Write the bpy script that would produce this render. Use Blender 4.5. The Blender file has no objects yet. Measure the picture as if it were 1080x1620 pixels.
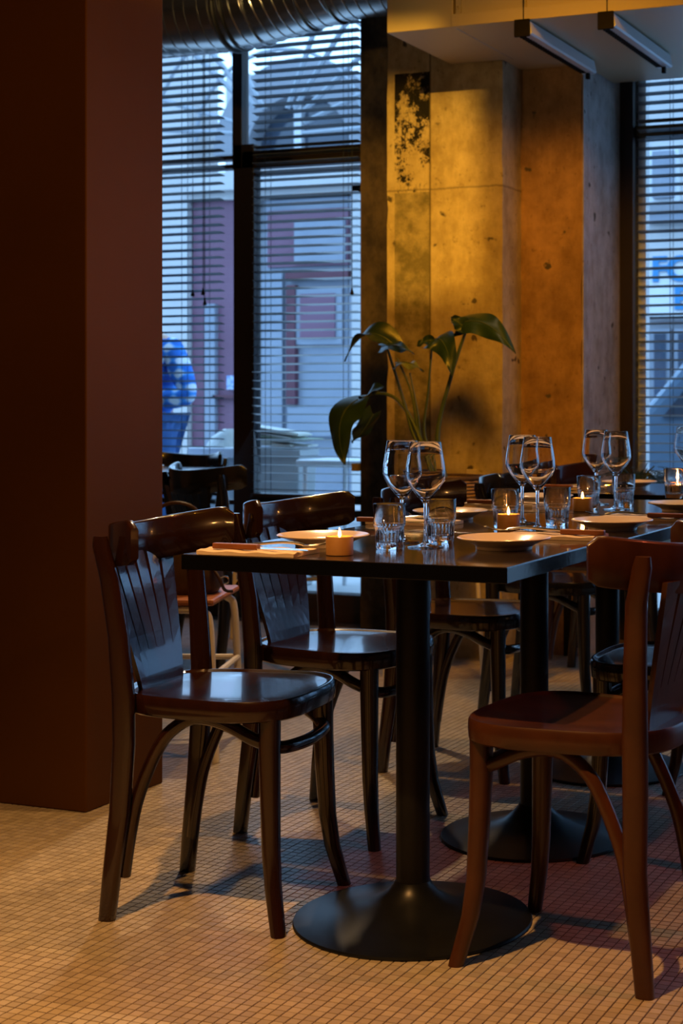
import bpy, bmesh, math, random
from mathutils import Vector, Matrix, Euler
C = bpy.context.scene.collection
S = bpy.context.scene
R = math.radians
random.seed(7)

# ------------------------------------------------------------------ camera, world, lights
F_PX, CX, HZ, CAM_H = 2500.0, 815.0, 634.0, 1.06
TH = math.atan((1795 - CX) / F_PX)
cam = bpy.data.cameras.new('camera'); camo = bpy.data.objects.new('camera', cam); C.objects.link(camo)
cam.sensor_fit = 'VERTICAL'; cam.sensor_height = 36; cam.sensor_width = 24
cam.lens = 36 * F_PX / 1620
cam.shift_x = (540 - CX) / 1620; cam.shift_y = -(810 - HZ) / 1620
cam.clip_start = 0.05
cam.dof.use_dof = True; cam.dof.focus_distance = 3.4; cam.dof.aperture_fstop = 7.0
camo.location = (0, 0, CAM_H); camo.rotation_euler = (R(90), 0, TH)
S.camera = camo
S.view_settings.view_transform = 'Standard'; S.view_settings.look = 'None'
S.view_settings.exposure = 0.0; S.view_settings.gamma = 1; S.view_settings.use_curve_mapping = False

w = bpy.data.worlds.new('world'); S.world = w; w.use_nodes = True
wn = w.node_tree; wn.nodes.clear()
wo = wn.nodes.new('ShaderNodeOutputWorld'); wb = wn.nodes.new('ShaderNodeBackground')
wt = wn.nodes.new('ShaderNodeTexCoord'); ws = wn.nodes.new('ShaderNodeSeparateXYZ')
wr = wn.nodes.new('ShaderNodeValToRGB')
wr.color_ramp.elements[0].position = 0.42; wr.color_ramp.elements[0].color = (.10, .17, .30, 1)
wr.color_ramp.elements[1].position = 0.62; wr.color_ramp.elements[1].color = (.35, .62, 1, 1)
wm = wn.nodes.new('ShaderNodeMapRange')
wm.inputs['From Min'].default_value = -1; wm.inputs['From Max'].default_value = 1
wn.links.new(wt.outputs['Generated'], ws.inputs[0]); wn.links.new(ws.outputs['Z'], wm.inputs[0])
wn.links.new(wm.outputs[0], wr.inputs[0]); wn.links.new(wr.outputs[0], wb.inputs[0])
wb.inputs[1].default_value = 3.8
wn.links.new(wb.outputs[0], wo.inputs[0])

def lamp(name, kind, loc, energy, color, target=None, size=0.1, size_y=None, spot=60, blend=.5):
    l = bpy.data.lights.new(name, kind); l.energy = energy; l.color = color
    if kind == 'AREA':
        l.size = size
        if size_y: l.shape = 'RECTANGLE'; l.size_y = size_y
    else:
        l.shadow_soft_size = size
    if kind == 'SPOT': l.spot_size = R(spot); l.spot_blend = blend
    o = bpy.data.objects.new(name, l); C.objects.link(o); o.location = loc
    if target is not None:
        o.rotation_euler = (Vector(target) - Vector(loc)).to_track_quat('-Z', 'Y').to_euler()
    return o
WARM = (1, .50, .10)
# wall spot aimed at the concrete pier, cut by added unseen plates
WALL_LAMP = Vector((-1.9, 2.3, 3.02))
lamp('wall_spot', 'SPOT', WALL_LAMP, 600, (1, .50, .05), (-2.70, 6.0, 1.95), .004, spot=32, blend=.7)
# ceiling spots above the foreground floor and the tables, with added fill spots
lamp('floor_spot', 'SPOT', (-1.55, 1.35, 3.1), 440, (1, .47, .13), (-1.6, 1.75, 0), .03, spot=84, blend=1)
lamp('table_spot', 'SPOT', (-1.3, 3.7, 3.05), 110, (1, .50, .14), (-1.6, 3.4, 0), .04, spot=92, blend=1)
lamp('side_fill', 'SPOT', (1.4, 1.6, 2.7), 330, (1, .42, .03), (-2.5, 3.5, 1.75), .05, spot=34, blend=1)  # added fill from the right, warms the pillar's side face
lamp('far_fill', 'SPOT', (-1.35, 3.9, 2.9), 230, (1, .40, .02), (-2.3, 6.2, .85), .25, spot=62, blend=1)  # added soft fill for the pier outside the wall spot's beam
lamp('soffit_fill', 'SPOT', (-2.5, 3.5, 2.2), 15, (1, .72, .30), (-2.3, 5.4, 2.8), .05, spot=74, blend=1)  # added fill that lights only the bulkhead front, no fixture
lamp('duct_spot', 'SPOT', (-2.9, 4.3, 3.1), 60, (1, .62, .20), (-4.2, 6.2, 2.9), .06, spot=70, blend=1)
lamp('red_lamp', 'SPOT', (.7, 3.0, 2.6), 50, (1, .17, .08), (-.9, 2.9, 0), .06, spot=60, blend=1)
# added overhead fill, then daylight entering through the street windows (inside of the glass)
lamp('mid_fill', 'SPOT', (-2.75, 5.1, 3.05), 175, (1, .68, .38), (-1.9, 3.7, 0), .05, spot=86, blend=1)
lamp('window_daylight_left', 'AREA', (-3.98, 6.60, 1.5), 10, (.34, .62, 1), (-2.6, 3.4, .6), 1.10, 2.0)
lamp('window_daylight_right', 'AREA', (-.3, 6.62, 1.6), 17, (.22, .52, 1), (-.9, 0, .5), 3.0, 2.2)

# ------------------------------------------------------------------ pixel helpers (measuring the photograph)
def PZ(x, y, z=0.0):
    D = (CAM_H - z) * F_PX / (y - HZ); a = (x - CX) / F_PX * D
    return Vector((a * math.cos(TH) - D * math.sin(TH), a * math.sin(TH) + D * math.cos(TH), z))
def PY(x, y, Y):
    a = (x - CX) / F_PX; D = Y / (a * math.sin(TH) + math.cos(TH))
    return Vector((D * (a * math.cos(TH) - math.sin(TH)), Y, CAM_H - (y - HZ) / F_PX * D))

# ------------------------------------------------------------------ object helpers
def props(o, label=None, cat=None, group=None, kind=None):
    if label: o['label'] = label
    if cat: o['category'] = cat
    if group: o['group'] = group
    if kind: o['kind'] = kind
    return o
def empty(name, loc=(0, 0, 0), rz=0, label=None, cat=None, group=None, kind=None):
    o = bpy.data.objects.new(name, None); C.objects.link(o)
    o.location = loc; o.rotation_euler = (0, 0, float(rz)); o.empty_display_size = .05
    return props(o, label, cat, group, kind)
def link_mesh(name, me, mat, parent=None):
    o = bpy.data.objects.new(name, me); C.objects.link(o)
    if mat is not None and not me.materials: me.materials.append(mat)
    if parent: o.parent = parent
    return o
class MB:
    def __init__(s): s.v = []; s.f = []; s.sm = []
    def add(s, vs, fs, smooth=False):
        b = len(s.v); s.v += [tuple(v) for v in vs]; s.f += [tuple(i + b for i in f) for f in fs]
        s.sm += [smooth] * len(fs); return s
    def box(s, x0, y0, z0, x1, y1, z1, M=None):
        vs = [Vector(p) for p in ((x0,y0,z0),(x1,y0,z0),(x1,y1,z0),(x0,y1,z0),(x0,y0,z1),(x1,y0,z1),(x1,y1,z1),(x0,y1,z1))]
        if M is not None: vs = [M @ v for v in vs]
        return s.add(vs, [(0,3,2,1),(4,5,6,7),(0,1,5,4),(1,2,6,5),(2,3,7,6),(3,0,4,7)])
    def cbox(s, x, y, z, sx, sy, sz, M=None):
        return s.box(x-sx/2, y-sy/2, z-sz/2, x+sx/2, y+sy/2, z+sz/2, M)
    def lathe(s, prof, seg=32, c=(0,0,0), mod=None):
        n = len(prof); vs = []; fs = []
        for i in range(seg):
            a = 2*math.pi*i/seg
            for j, (r, z) in enumerate(prof):
                rr = r if mod is None else mod(r, z, i)
                vs.append((c[0]+rr*math.cos(a), c[1]+rr*math.sin(a), c[2]+z))
        for i in range(seg):
            k = (i+1) % seg
            for j in range(n-1):
                fs.append((i*n+j, k*n+j, k*n+j+1, i*n+j+1))
        return s.add(vs, fs, True)
    def tube(s, pts, r, seg=10, caps=True, closed=False):
        P = [Vector(p) for p in pts]; n = len(P)
        rs = r if isinstance(r, (list, tuple)) else [r]*n
        vs = []; fs = []
        up = None
        for i in range(n):
            if closed: d = P[(i+1)%n]-P[i-1]
            else: d = P[min(i+1,n-1)]-P[max(i-1,0)]
            d.normalize()
            if up is None:
                up = Vector((0,0,1)) if abs(d.z) < .8 else Vector((1,0,0))
            a = d.cross(up)
            if a.length < 1e-5: a = d.orthogonal()
            a.normalize(); b = a.cross(d).normalized(); up = b
            for k in range(seg):
                t = 2*math.pi*k/seg
                vs.append(P[i] + a*math.cos(t)*rs[i] + b*math.sin(t)*rs[i])
        m = n if closed else n-1
        for i in range(m):
            j = (i+1) % n
            for k in range(seg):
                l = (k+1) % seg
                fs.append((i*seg+k, i*seg+l, j*seg+l, j*seg+k))
        if caps and not closed:
            fs.append(tuple(range(seg))[::-1]); fs.append(tuple((n-1)*seg+k for k in range(seg)))
        return s.add(vs, fs, True)
    def hloft(s, secs, seg=14, n=2.6):
        """horizontal superellipse sections (x, y, z, rx, ry)"""
        vs = []; fs = []
        for (x, y, z, rx, ry) in secs:
            for k in range(seg):
                t = 2*math.pi*k/seg; c_, s_ = math.cos(t), math.sin(t)
                vs.append((x+rx*math.copysign(abs(c_)**(2/n), c_), y+ry*math.copysign(abs(s_)**(2/n), s_), z))
        m = len(secs)
        for i in range(m-1):
            for k in range(seg):
                l = (k+1) % seg
                fs.append((i*seg+k, i*seg+l, (i+1)*seg+l, (i+1)*seg+k))
        fs.append(tuple(range(seg))[::-1]); fs.append(tuple((m-1)*seg+k for k in range(seg)))
        return s.add(vs, fs, True)
    def prism(s, poly, y0, y1, M=None):
        """poly in (x,z), extruded along y"""
        n = len(poly); vs = [Vector((x, y0, z)) for x, z in poly]+[Vector((x, y1, z)) for x, z in poly]
        if M is not None: vs = [M @ v for v in vs]
        fs = [tuple(range(n)), tuple(range(n, 2*n))[::-1]]
        for i in range(n):
            j = (i+1) % n; fs.append((i, i+n, j+n, j))
        return s.add(vs, fs)
    def mesh(s, name):
        me = bpy.data.meshes.new(name); me.from_pydata(s.v, [], s.f)
        me.polygons.foreach_set('use_smooth', s.sm); me.update()
        bm = bmesh.new(); bm.from_mesh(me); bmesh.ops.recalc_face_normals(bm, faces=bm.faces); bm.to_mesh(me); bm.free()
        if any(s.sm): me.set_sharp_from_angle(angle=R(42))
        return me
    def build(s, name, mat, parent=None, bevel=0, seg=2, label=None):
        o = link_mesh(name, s.mesh(name), mat, parent)
        if bevel:
            m = o.modifiers.new('bevel', 'BEVEL'); m.width = bevel; m.segments = seg; m.limit_method = 'ANGLE'; m.angle_limit = R(40)
        if label: o['label'] = label
        return o
def smooth_path(pts, sub=6):
    P = [Vector(p) for p in pts]; out = []
    for i in range(len(P)-1):
        p0 = P[max(i-1,0)]; p1 = P[i]; p2 = P[i+1]; p3 = P[min(i+2,len(P)-1)]
        for k in range(sub):
            t = k/sub
            out.append(.5*((2*p1)+(-p0+p2)*t+(2*p0-5*p1+4*p2-p3)*t*t+(-p0+3*p1-3*p2+p3)*t**3))
    out.append(P[-1]); return out
def copy_tree(o, parent=None, matmap=None, label=None):
    c = o.copy(); C.objects.link(c)
    if parent is not None: c.parent = parent
    for ch in list(o.children): copy_tree(ch, c, matmap)
    if matmap and c.type == 'MESH':
        if c.data.materials and c.data.materials[0] in matmap:
            nm = matmap[c.data.materials[0]]
            c.material_slots[0].link = 'OBJECT'; c.material_slots[0].material = nm
    if label: c['label'] = label
    return c

# ------------------------------------------------------------------ materials
def mat(name, base=(.5,.5,.5), rough=.5, metal=0, spec=.5, coat=0, trans=0, emis=None, estr=0, ior=1.45, noise=None, bump=None, vary=None):
    m = bpy.data.materials.new(name); m.use_nodes = True; nt = m.node_tree; p = nt.nodes['Principled BSDF']
    p.inputs['Base Color'].default_value = (*base, 1); p.inputs['Roughness'].default_value = rough
    p.inputs['Metallic'].default_value = metal; p.inputs['Specular IOR Level'].default_value = spec
    p.inputs['Coat Weight'].default_value = coat; p.inputs['Coat Roughness'].default_value = .07
    p.inputs['Transmission Weight'].default_value = trans; p.inputs['IOR'].default_value = ior
    if emis: p.inputs['Emission Color'].default_value = (*emis, 1); p.inputs['Emission Strength'].default_value = estr
    L = nt.links.new
    if noise or bump or vary:
        tc = nt.nodes.new('ShaderNodeTexCoord')
    if noise:   # (scale xyz, colorB, contrast)
        mp = nt.nodes.new('ShaderNodeMapping'); mp.inputs['Scale'].default_value = noise[0]
        nz = nt.nodes.new('ShaderNodeTexNoise'); nz.inputs['Scale'].default_value = 1; nz.inputs['Detail'].default_value = 6
        rp = nt.nodes.new('ShaderNodeValToRGB'); k = noise[2] if len(noise) > 2 else .2
        rp.color_ramp.elements[0].position = .5-k; rp.color_ramp.elements[1].position = .5+k
        rp.color_ramp.elements[0].color = (*base, 1); rp.color_ramp.elements[1].color = (*noise[1], 1)
        L(tc.outputs['Object'], mp.inputs[0]); L(mp.outputs[0], nz.inputs['Vector']); L(nz.outputs['Fac'], rp.inputs[0]); L(rp.outputs[0], p.inputs['Base Color'])
    if bump:    # (scale, strength, distance)
        nb = nt.nodes.new('ShaderNodeTexNoise'); nb.inputs['Scale'].default_value = bump[0]; nb.inputs['Detail'].default_value = 5
        bp = nt.nodes.new('ShaderNodeBump'); bp.inputs['Strength'].default_value = bump[1]; bp.inputs['Distance'].default_value = bump[2]
        L(tc.outputs['Object'], nb.inputs['Vector']); L(nb.outputs['Fac'], bp.inputs['Height']); L(bp.outputs[0], p.inputs['Normal'])
    return m
M = {}
M['wood'] = mat('brown_bentwood', (.013,.0040,.0022), .22, coat=.7, noise=((30,3.5,3.5),(.028,.0085,.0035),.25))
M['wood_red'] = mat('reddish_bentwood', (.034,.010,.004), .32, coat=.2, noise=((7,22,7),(.085,.028,.009),.22))
M['wood_black'] = mat('black_bentwood', (.005,.005,.005), .20, coat=.7, noise=((30,4,4),(.012,.010,.010),.2))
M['table'] = mat('dark_tabletop', (.016,.012,.010), .09, noise=((18,3,3),(.03,.022,.018),.2))
M['table_edge'] = mat('tabletop_edge', (.003,.003,.004), .12, spec=.28, bump=(60,.1,.002))
M['iron'] = mat('black_cast_iron', (.004,.0045,.006), .34, spec=.3, noise=((14,14,14),(.008,.009,.012),.2), bump=(220,.06,.0006))
M['plate'] = mat('cream_stoneware', (.62,.50,.40), .22, noise=((9,9,9),(.66,.54,.44),.3))
M['napkin'] = mat('cream_linen', (.70,.56,.42), .9, bump=(900,.3,.0006), noise=((40,40,40),(.64,.50,.37),.3))
M['handle'] = mat('wooden_knife_handle', (.16,.05,.018), .45, noise=((20,200,60),(.26,.09,.03),.25))
M['steel'] = mat('polished_steel', (.62,.64,.66), .16, metal=1, noise=((60,60,60),(.7,.72,.74),.3))
M['glass'] = mat('clear_glass', (1,1,1), .0, trans=1, ior=1.47)
M['cup'] = mat('amber_candle_cup', (.34,.17,.05), .5, noise=((40,40,40),(.42,.22,.07),.25))
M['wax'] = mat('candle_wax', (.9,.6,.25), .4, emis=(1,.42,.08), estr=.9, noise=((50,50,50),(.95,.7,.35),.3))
M['flame'] = mat('candle_flame', (1,.7,.3), .5, emis=(1,.55,.18), estr=14)
M['wick'] = mat('burnt_wick', (.01,.01,.01), .9, noise=((50,50,50),(.03,.02,.02)))
M['column'] = mat('brown_painted_column', (.080,.031,.005), .6, spec=.10, noise=((3,3,3),(.094,.037,.007),.3), bump=(90,.05,.001))
M['frame'] = mat('dark_brown_window_frame', (.014,.009,.008), .4, noise=((8,8,8),(.02,.013,.011),.3))
M['slat'] = mat('grey_aluminium_slat', (.15,.19,.23), .35, noise=((6,6,6),(.18,.22,.26),.3))
M['cord'] = mat('dark_blind_cord', (.02,.03,.04), .8, noise=((50,50,50),(.03,.04,.05)))
M['duct'] = mat('galvanised_steel', (.52,.52,.52), .26, metal=1, noise=((5,5,5),(.44,.44,.43),.2), bump=(20,.05,.004))
M['duct_dark'] = mat('black_rubber_seal', (.01,.01,.01), .5, noise=((20,20,20),(.02,.02,.02)))
M['soffit'] = mat('cream_painted_metal', (.56,.47,.30), .42, noise=((2,2,2),(.60,.51,.34),.3))
M['track_white'] = mat('white_aluminium', (.66,.70,.74), .3, noise=((6,6,6),(.6,.64,.68),.3))
M['black'] = mat('black_plastic', (.008,.007,.006), .75, spec=.15, noise=((30,30,30),(.012,.010,.009)))
M['white_metal'] = mat('white_painted_steel', (.74,.68,.60), .35, noise=((12,12,12),(.8,.74,.66),.3))
M['orange_seat'] = mat('orange_brown_plywood', (.36,.12,.05), .4, noise=((4,30,30),(.46,.17,.07),.25))
M['leather'] = mat('dark_leather', (.035,.016,.008), .45, noise=((20,20,20),(.06,.028,.014),.3), bump=(80,.4,.003))
M['leaf'] = mat('dark_green_leaf', (.012,.030,.009), .36, noise=((9,9,9),(.026,.058,.014),.25), bump=(30,.2,.004))
M['leaf_pale'] = mat('olive_leaf', (.10,.14,.02), .45, noise=((9,9,9),(.16,.19,.03),.25))
M['stem'] = mat('green_stem', (.040,.075,.018), .45, noise=((30,30,8),(.09,.12,.03),.25))
M['basket'] = mat('woven_rattan', (.34,.22,.11), .75, noise=((60,60,60),(.46,.32,.18),.3), bump=(300,.5,.002))
M['rope'] = mat('dark_rope', (.05,.03,.015), .9, noise=((100,100,100),(.09,.05,.02)), bump=(400,.5,.002))
M['soil'] = mat('potting_soil', (.02,.013,.008), .95, noise=((80,80,80),(.04,.028,.018)))
M['cream_plastic'] = mat('cream_plastic', (.6,.5,.36), .4, noise=((10,10,10),(.64,.54,.4)))
M['mustard'] = mat('mustard_painted_wood', (.30,.21,.07), .6, noise=((10,10,10),(.35,.25,.09)))
M['ceiling'] = mat('brown_ceiling_paint', (.16,.11,.07), .8, noise=((2,2,2),(.2,.14,.09)))
M['roomwall'] = mat('warm_wall_paint', (.22,.13,.08), .8, noise=((2,2,2),(.26,.16,.1)))
M['stone'] = mat('pale_facade_stone', (.60,.58,.56), .85, noise=((1.2,1.2,1.2),(.50,.49,.49),.25), bump=(6,.3,.02))
M['stone_grey'] = mat('grey_facade_stone', (.30,.31,.34), .85, noise=((1.5,1.5,1.5),(.24,.25,.28),.25))
M['reddoor'] = mat('oxblood_door_paint', (.17,.075,.115), .5, noise=((2,2,2),(.21,.10,.15),.25))
M['reddark'] = mat('dark_red_moulding', (.10,.03,.045), .5, noise=((3,3,3),(.13,.04,.06)))
M['lightdoor'] = mat('blue_grey_panel', (.24,.27,.33), .5, noise=((3,3,3),(.29,.32,.38)))
M['darkglass'] = mat('dark_window_glass', (.05,.07,.10), .08, spec=.8, noise=((1,1,1),(.07,.09,.13)))
M['asphalt'] = mat('street_asphalt', (.25,.25,.26), .9, noise=((10,10,10),(.32,.32,.33)), bump=(60,.4,.01))
M['pavement'] = mat('pavement_stone', (.42,.42,.42), .85, noise=((4,4,4),(.5,.5,.5)))
M['white'] = mat('white_lacquer', (.72,.74,.76), .35, noise=((6,6,6),(.78,.8,.82)))
M['carpaint'] = mat('blue_grey_car_paint', (.14,.22,.32), .25, coat=.6, noise=((1,1,1),(.16,.25,.36)))
M['rubber'] = mat('tyre_rubber', (.015,.015,.015), .8, noise=((40,40,40),(.025,.025,.025)))
M['bluetext'] = mat('blue_lettering', (.04,.24,.50), .6, noise=((10,10,10),(.05,.27,.55)))
M['skin'] = mat('skin', (.55,.33,.24), .5, noise=((20,20,20),(.6,.37,.27)))
M['hair'] = mat('brown_hair', (.03,.017,.01), .6, noise=((80,80,20),(.06,.035,.02)))
M['jeans'] = mat('blue_denim', (.03,.10,.30), .85, noise=((30,30,30),(.05,.16,.40)), bump=(300,.3,.002))
M['shoe'] = mat('dark_shoe', (.02,.02,.025), .6, noise=((30,30,30),(.03,.03,.04)))
M['paper'] = mat('newsprint', (.62,.62,.56), .8, noise=((20,60,20),(.5,.52,.48),.2))
M['paper_green'] = mat('green_print', (.22,.34,.22), .8, noise=((20,60,20),(.4,.45,.36),.2))
M['binbox'] = mat('pale_grey_plastic', (.42,.45,.46), .5, noise=((8,8,8),(.46,.49,.5)))
M['fabric_sign'] = mat('blue_door_notice', (.12,.22,.50), .5, noise=((60,60,60),(.5,.6,.8),.06))
M['iron_grey'] = mat('grey_iron_bar', (.30,.33,.37), .5, noise=((9,9,9),(.34,.37,.41)))
M['sill_wood'] = mat('dark_sill_wood', (.045,.024,.010), .5, noise=((3,40,40),(.07,.037,.016)))

def plaid():
    m = mat('blue_plaid_cotton', (.1,.35,.8), .85); nt = m.node_tree; p = nt.nodes['Principled BSDF']; L = nt.links.new
    tc = nt.nodes.new('ShaderNodeTexCoord'); out = []
    for ax in ('X', 'Z'):
        wv = nt.nodes.new('ShaderNodeTexWave'); wv.bands_direction = ax; wv.inputs['Scale'].default_value = 4.2
        wv.inputs['Distortion'].default_value = 1.4; wv.inputs['Detail Scale'].default_value = .6
        L(tc.outputs['Object'], wv.inputs['Vector']); out.append(wv)
    ad = nt.nodes.new('ShaderNodeMath'); ad.operation = 'ADD'; L(out[0].outputs['Fac'], ad.inputs[0]); L(out[1].outputs['Fac'], ad.inputs[1])
    rp = nt.nodes.new('ShaderNodeValToRGB'); rp.color_ramp.interpolation = 'LINEAR'
    rp.color_ramp.elements[0].position = .45; rp.color_ramp.elements[0].color = (.015,.16,.60,1)
    rp.color_ramp.elements[1].position = 1.25/2+.3; rp.color_ramp.elements[1].color = (.75,.85,.95,1)
    e = rp.color_ramp.elements.new(.62); e.color = (.05,.33,.85,1)
    dv = nt.nodes.new('ShaderNodeMath'); dv.operation = 'MULTIPLY'; dv.inputs[1].default_value = .62
    L(ad.outputs[0], dv.inputs[0]); L(dv.outputs[0], rp.inputs[0]); L(rp.outputs[0], p.inputs['Base Color'])
    return m
M['plaid'] = plaid()

def pane_mat():
    m = bpy.data.materials.new('window_pane_glass'); m.use_nodes = True; nt = m.node_tree; nt.nodes.clear()
    o = nt.nodes.new('ShaderNodeOutputMaterial'); mx = nt.nodes.new('ShaderNodeMixShader')
    t = nt.nodes.new('ShaderNodeBsdfTransparent'); t.inputs[0].default_value = (.93,.96,.97,1)
    g = nt.nodes.new('ShaderNodeBsdfGlossy'); g.inputs['Roughness'].default_value = .02
    fr = nt.nodes.new('ShaderNodeFresnel'); fr.inputs[0].default_value = 1.4
    nt.links.new(fr.outputs[0], mx.inputs[0]); nt.links.new(t.outputs[0], mx.inputs[1]); nt.links.new(g.outputs[0], mx.inputs[2]); nt.links.new(mx.outputs[0], o.inputs[0])
    return m
M['pane'] = pane_mat()

def tile_mat(proc):
    """mosaic tile: every tile its own slight tone; proc = flat far floor that draws the joints too"""
    m = mat('mosaic_tile_far' if proc else 'mosaic_tile', (.5,.42,.33), .42); nt = m.node_tree; p = nt.nodes['Principled BSDF']; L = nt.links.new
    tc = nt.nodes.new('ShaderNodeTexCoord'); g = nt.nodes.new('ShaderNodeNewGeometry')
    sn = nt.nodes.new('ShaderNodeVectorMath'); sn.operation = 'DIVIDE'; sn.inputs[1].default_value = (.0225, .0225, 1000)
    fl = nt.nodes.new('ShaderNodeVectorMath'); fl.operation = 'FLOOR'
    wn_ = nt.nodes.new('ShaderNodeTexWhiteNoise'); wn_.noise_dimensions = '3D'
    L(g.outputs['Position'], sn.inputs[0]); L(sn.outputs[0], fl.inputs[0]); L(fl.outputs[0], wn_.inputs['Vector'])
    rp = nt.nodes.new('ShaderNodeValToRGB')
    rp.color_ramp.elements[0].color = (.46,.39,.30,1); rp.color_ramp.elements[1].color = (.62,.54,.43,1)
    L(wn_.outputs['Value'], rp.inputs[0])
    nz = nt.nodes.new('ShaderNodeTexNoise'); nz.inputs['Scale'].default_value = 2.2; nz.inputs['Detail'].default_value = 5
    L(g.outputs['Position'], nz.inputs['Vector'])
    mx = nt.nodes.new('ShaderNodeMixRGB'); mx.blend_type = 'MULTIPLY'; mx.inputs[0].default_value = .45
    L(rp.outputs[0], mx.inputs[1]); L(nz.outputs['Fac'], mx.inputs[2])
    col = mx.outputs[0]
    if proc:
        fr = nt.nodes.new('ShaderNodeVectorMath'); fr.operation = 'FRACTION'; L(sn.outputs[0], fr.inputs[0])
        sp = nt.nodes.new('ShaderNodeSeparateXYZ'); L(fr.outputs[0], sp.inputs[0])
        mm = []
        for ax in ('X', 'Y'):
            a = nt.nodes.new('ShaderNodeMath'); a.operation = 'LESS_THAN'; a.inputs[1].default_value = .10; L(sp.outputs[ax], a.inputs[0]); mm.append(a)
        mxx = nt.nodes.new('ShaderNodeMath'); mxx.operation = 'MAXIMUM'; L(mm[0].outputs[0], mxx.inputs[0]); L(mm[1].outputs[0], mxx.inputs[1])
        m2 = nt.nodes.new('ShaderNodeMixRGB'); L(mxx.outputs[0], m2.inputs[0]); L(col, m2.inputs[1]); m2.inputs[2].default_value = (.10,.07,.05,1)
        col = m2.outputs[0]
    L(col, p.inputs['Base Color'])
    return m
M['tile'] = tile_mat(False); M['tile_far'] = tile_mat(True)
M['grout'] = mat('dark_grout', (.028,.013,.008), .9, noise=((30,30,30),(.10,.065,.045)))

def concrete(name, a, b, paint=False, dark=None):
    m = mat(name, a, .88); nt = m.node_tree; p = nt.nodes['Principled BSDF']; L = nt.links.new
    g = nt.nodes.new('ShaderNodeNewGeometry')
    def noise(sc, det=8, rough=.6, vec=(1,1,1)):
        mp = nt.nodes.new('ShaderNodeMapping'); mp.inputs['Scale'].default_value = vec; L(g.outputs['Position'], mp.inputs[0])
        n = nt.nodes.new('ShaderNodeTexNoise'); n.inputs['Scale'].default_value = sc; n.inputs['Detail'].default_value = det; n.inputs['Roughness'].default_value = rough
        L(mp.outputs[0], n.inputs['Vector']); return n.outputs['Fac']
    def ramp(src, p0, p1, c0, c1):
        r = nt.nodes.new('ShaderNodeValToRGB'); r.color_ramp.elements[0].position = p0; r.color_ramp.elements[1].position = p1
        r.color_ramp.elements[0].color = (*c0,1); r.color_ramp.elements[1].color = (*c1,1); L(src, r.inputs[0]); return r.outputs[0]
    def mix(f, c1, c2, bt='MIX'):
        x = nt.nodes.new('ShaderNodeMixRGB'); x.blend_type = bt
        for i, v in enumerate((f, c1, c2)):
            if isinstance(v, (int, float)): x.inputs[i].default_value = v
            elif isinstance(v, tuple): x.inputs[i].default_value = (*v, 1)
            else: L(v, x.inputs[i])
        return x.outputs[0]
    def mth(op, x, y):
        n = nt.nodes.new('ShaderNodeMath'); n.operation = op
        for i, v in enumerate((x, y)):
            if isinstance(v, (int, float)): n.inputs[i].default_value = v
            else: L(v, n.inputs[i])
        return n.outputs[0]
    col = ramp(noise(3.4, 10, .7, vec=(1,1,.7)), .40, .56, a, b)
    col = mix(.5, col, ramp(noise(14), .35, .6, (.55,.5,.42), (1,1,1)), 'MULTIPLY')
    col = mix(.55, col, ramp(noise(5, 10, .75, (1.6,1.6,.5)), .40, .58, (.62,.58,.46), (1,1,1)), 'MULTIPLY')
    col = mix(.8, col, ramp(noise(34, 6, .7), .27, .40, (.35,.30,.2), (1,1,1)), 'MULTIPLY')
    pits = ramp(noise(16, 3, .4), .69, .73, (0,0,0), (1,1,1))
    col = mix(pits, col, (.09,.07,.05))
    if paint:
        sp = nt.nodes.new('ShaderNodeSeparateXYZ'); L(g.outputs['Position'], sp.inputs[0])
        X, Z = sp.outputs['X'], sp.outputs['Z']
        # rough left strip of the slab
        inn = mth('MULTIPLY', mth('GREATER_THAN', X, PAINT_X0), mth('LESS_THAN', X, PAINT_X1))
        low = mth('LESS_THAN', Z, 1.93)
        patch = mth('MULTIPLY', inn, low)
        rough = ramp(noise(7, 10, .75), .42, .6, (.12,.105,.05), (.36,.30,.18))
        col = mix(mth('MULTIPLY', patch, .85), col, rough)
        hi = mth('GREATER_THAN', Z, 1.93)
        dn = noise(11, 12, .85, (1.1,1,.9))
        # black paint gets denser toward the top of the strip
        dens = mth('MULTIPLY', mth('SUBTRACT', Z, 1.93), .26)
        th = mth('GREATER_THAN', mth('ADD', dn, dens), .565)
        col = mix(mth('MULTIPLY', mth('MULTIPLY', inn, hi), mth('MULTIPLY', th, mth('LESS_THAN', Z, 2.43))), col, (.006,.005,.005))
        seam = mth('LESS_THAN', mth('ABSOLUTE', mth('SUBTRACT', X, PAINT_X1), 0), .004)
        col = mix(mth('MULTIPLY', seam, .7), col, (.08,.06,.03))
        s2 = mth('LESS_THAN', mth('ABSOLUTE', mth('SUBTRACT', Z, mth('ADD', 1.93, mth('MULTIPLY', dn, .02))), 0), .004)
        col = mix(mth('MULTIPLY', s2, .5), col, (.1,.08,.05))
    L(col, p.inputs['Base Color'])
    bp = nt.nodes.new('ShaderNodeBump'); bp.inputs['Strength'].default_value = .5; bp.inputs['Distance'].default_value = .012
    L(noise(11, 10, .7), bp.inputs['Height']); L(bp.outputs[0], p.inputs['Normal'])
    return m
PIER_Y = 5.99; REC_Y = 6.2; WIN_Y = 6.77
PAINT_X0 = PY(624, 200, PIER_Y).x; PAINT_X1 = PY(680, 200, PIER_Y).x
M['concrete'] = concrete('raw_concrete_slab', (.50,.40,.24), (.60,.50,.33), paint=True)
M['concrete2'] = concrete('brown_concrete', (.34,.20,.10), (.50,.30,.15))  # browner base tones than the front slab
M['concrete3'] = concrete('grey_plaster', (.42,.38,.38), (.52,.47,.46))
M['concrete4'] = concrete('shaded_mottled_concrete', (.035,.024,.012), (.12,.082,.040))  # shade on the unlit strip beside the window is put into this colour

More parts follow.
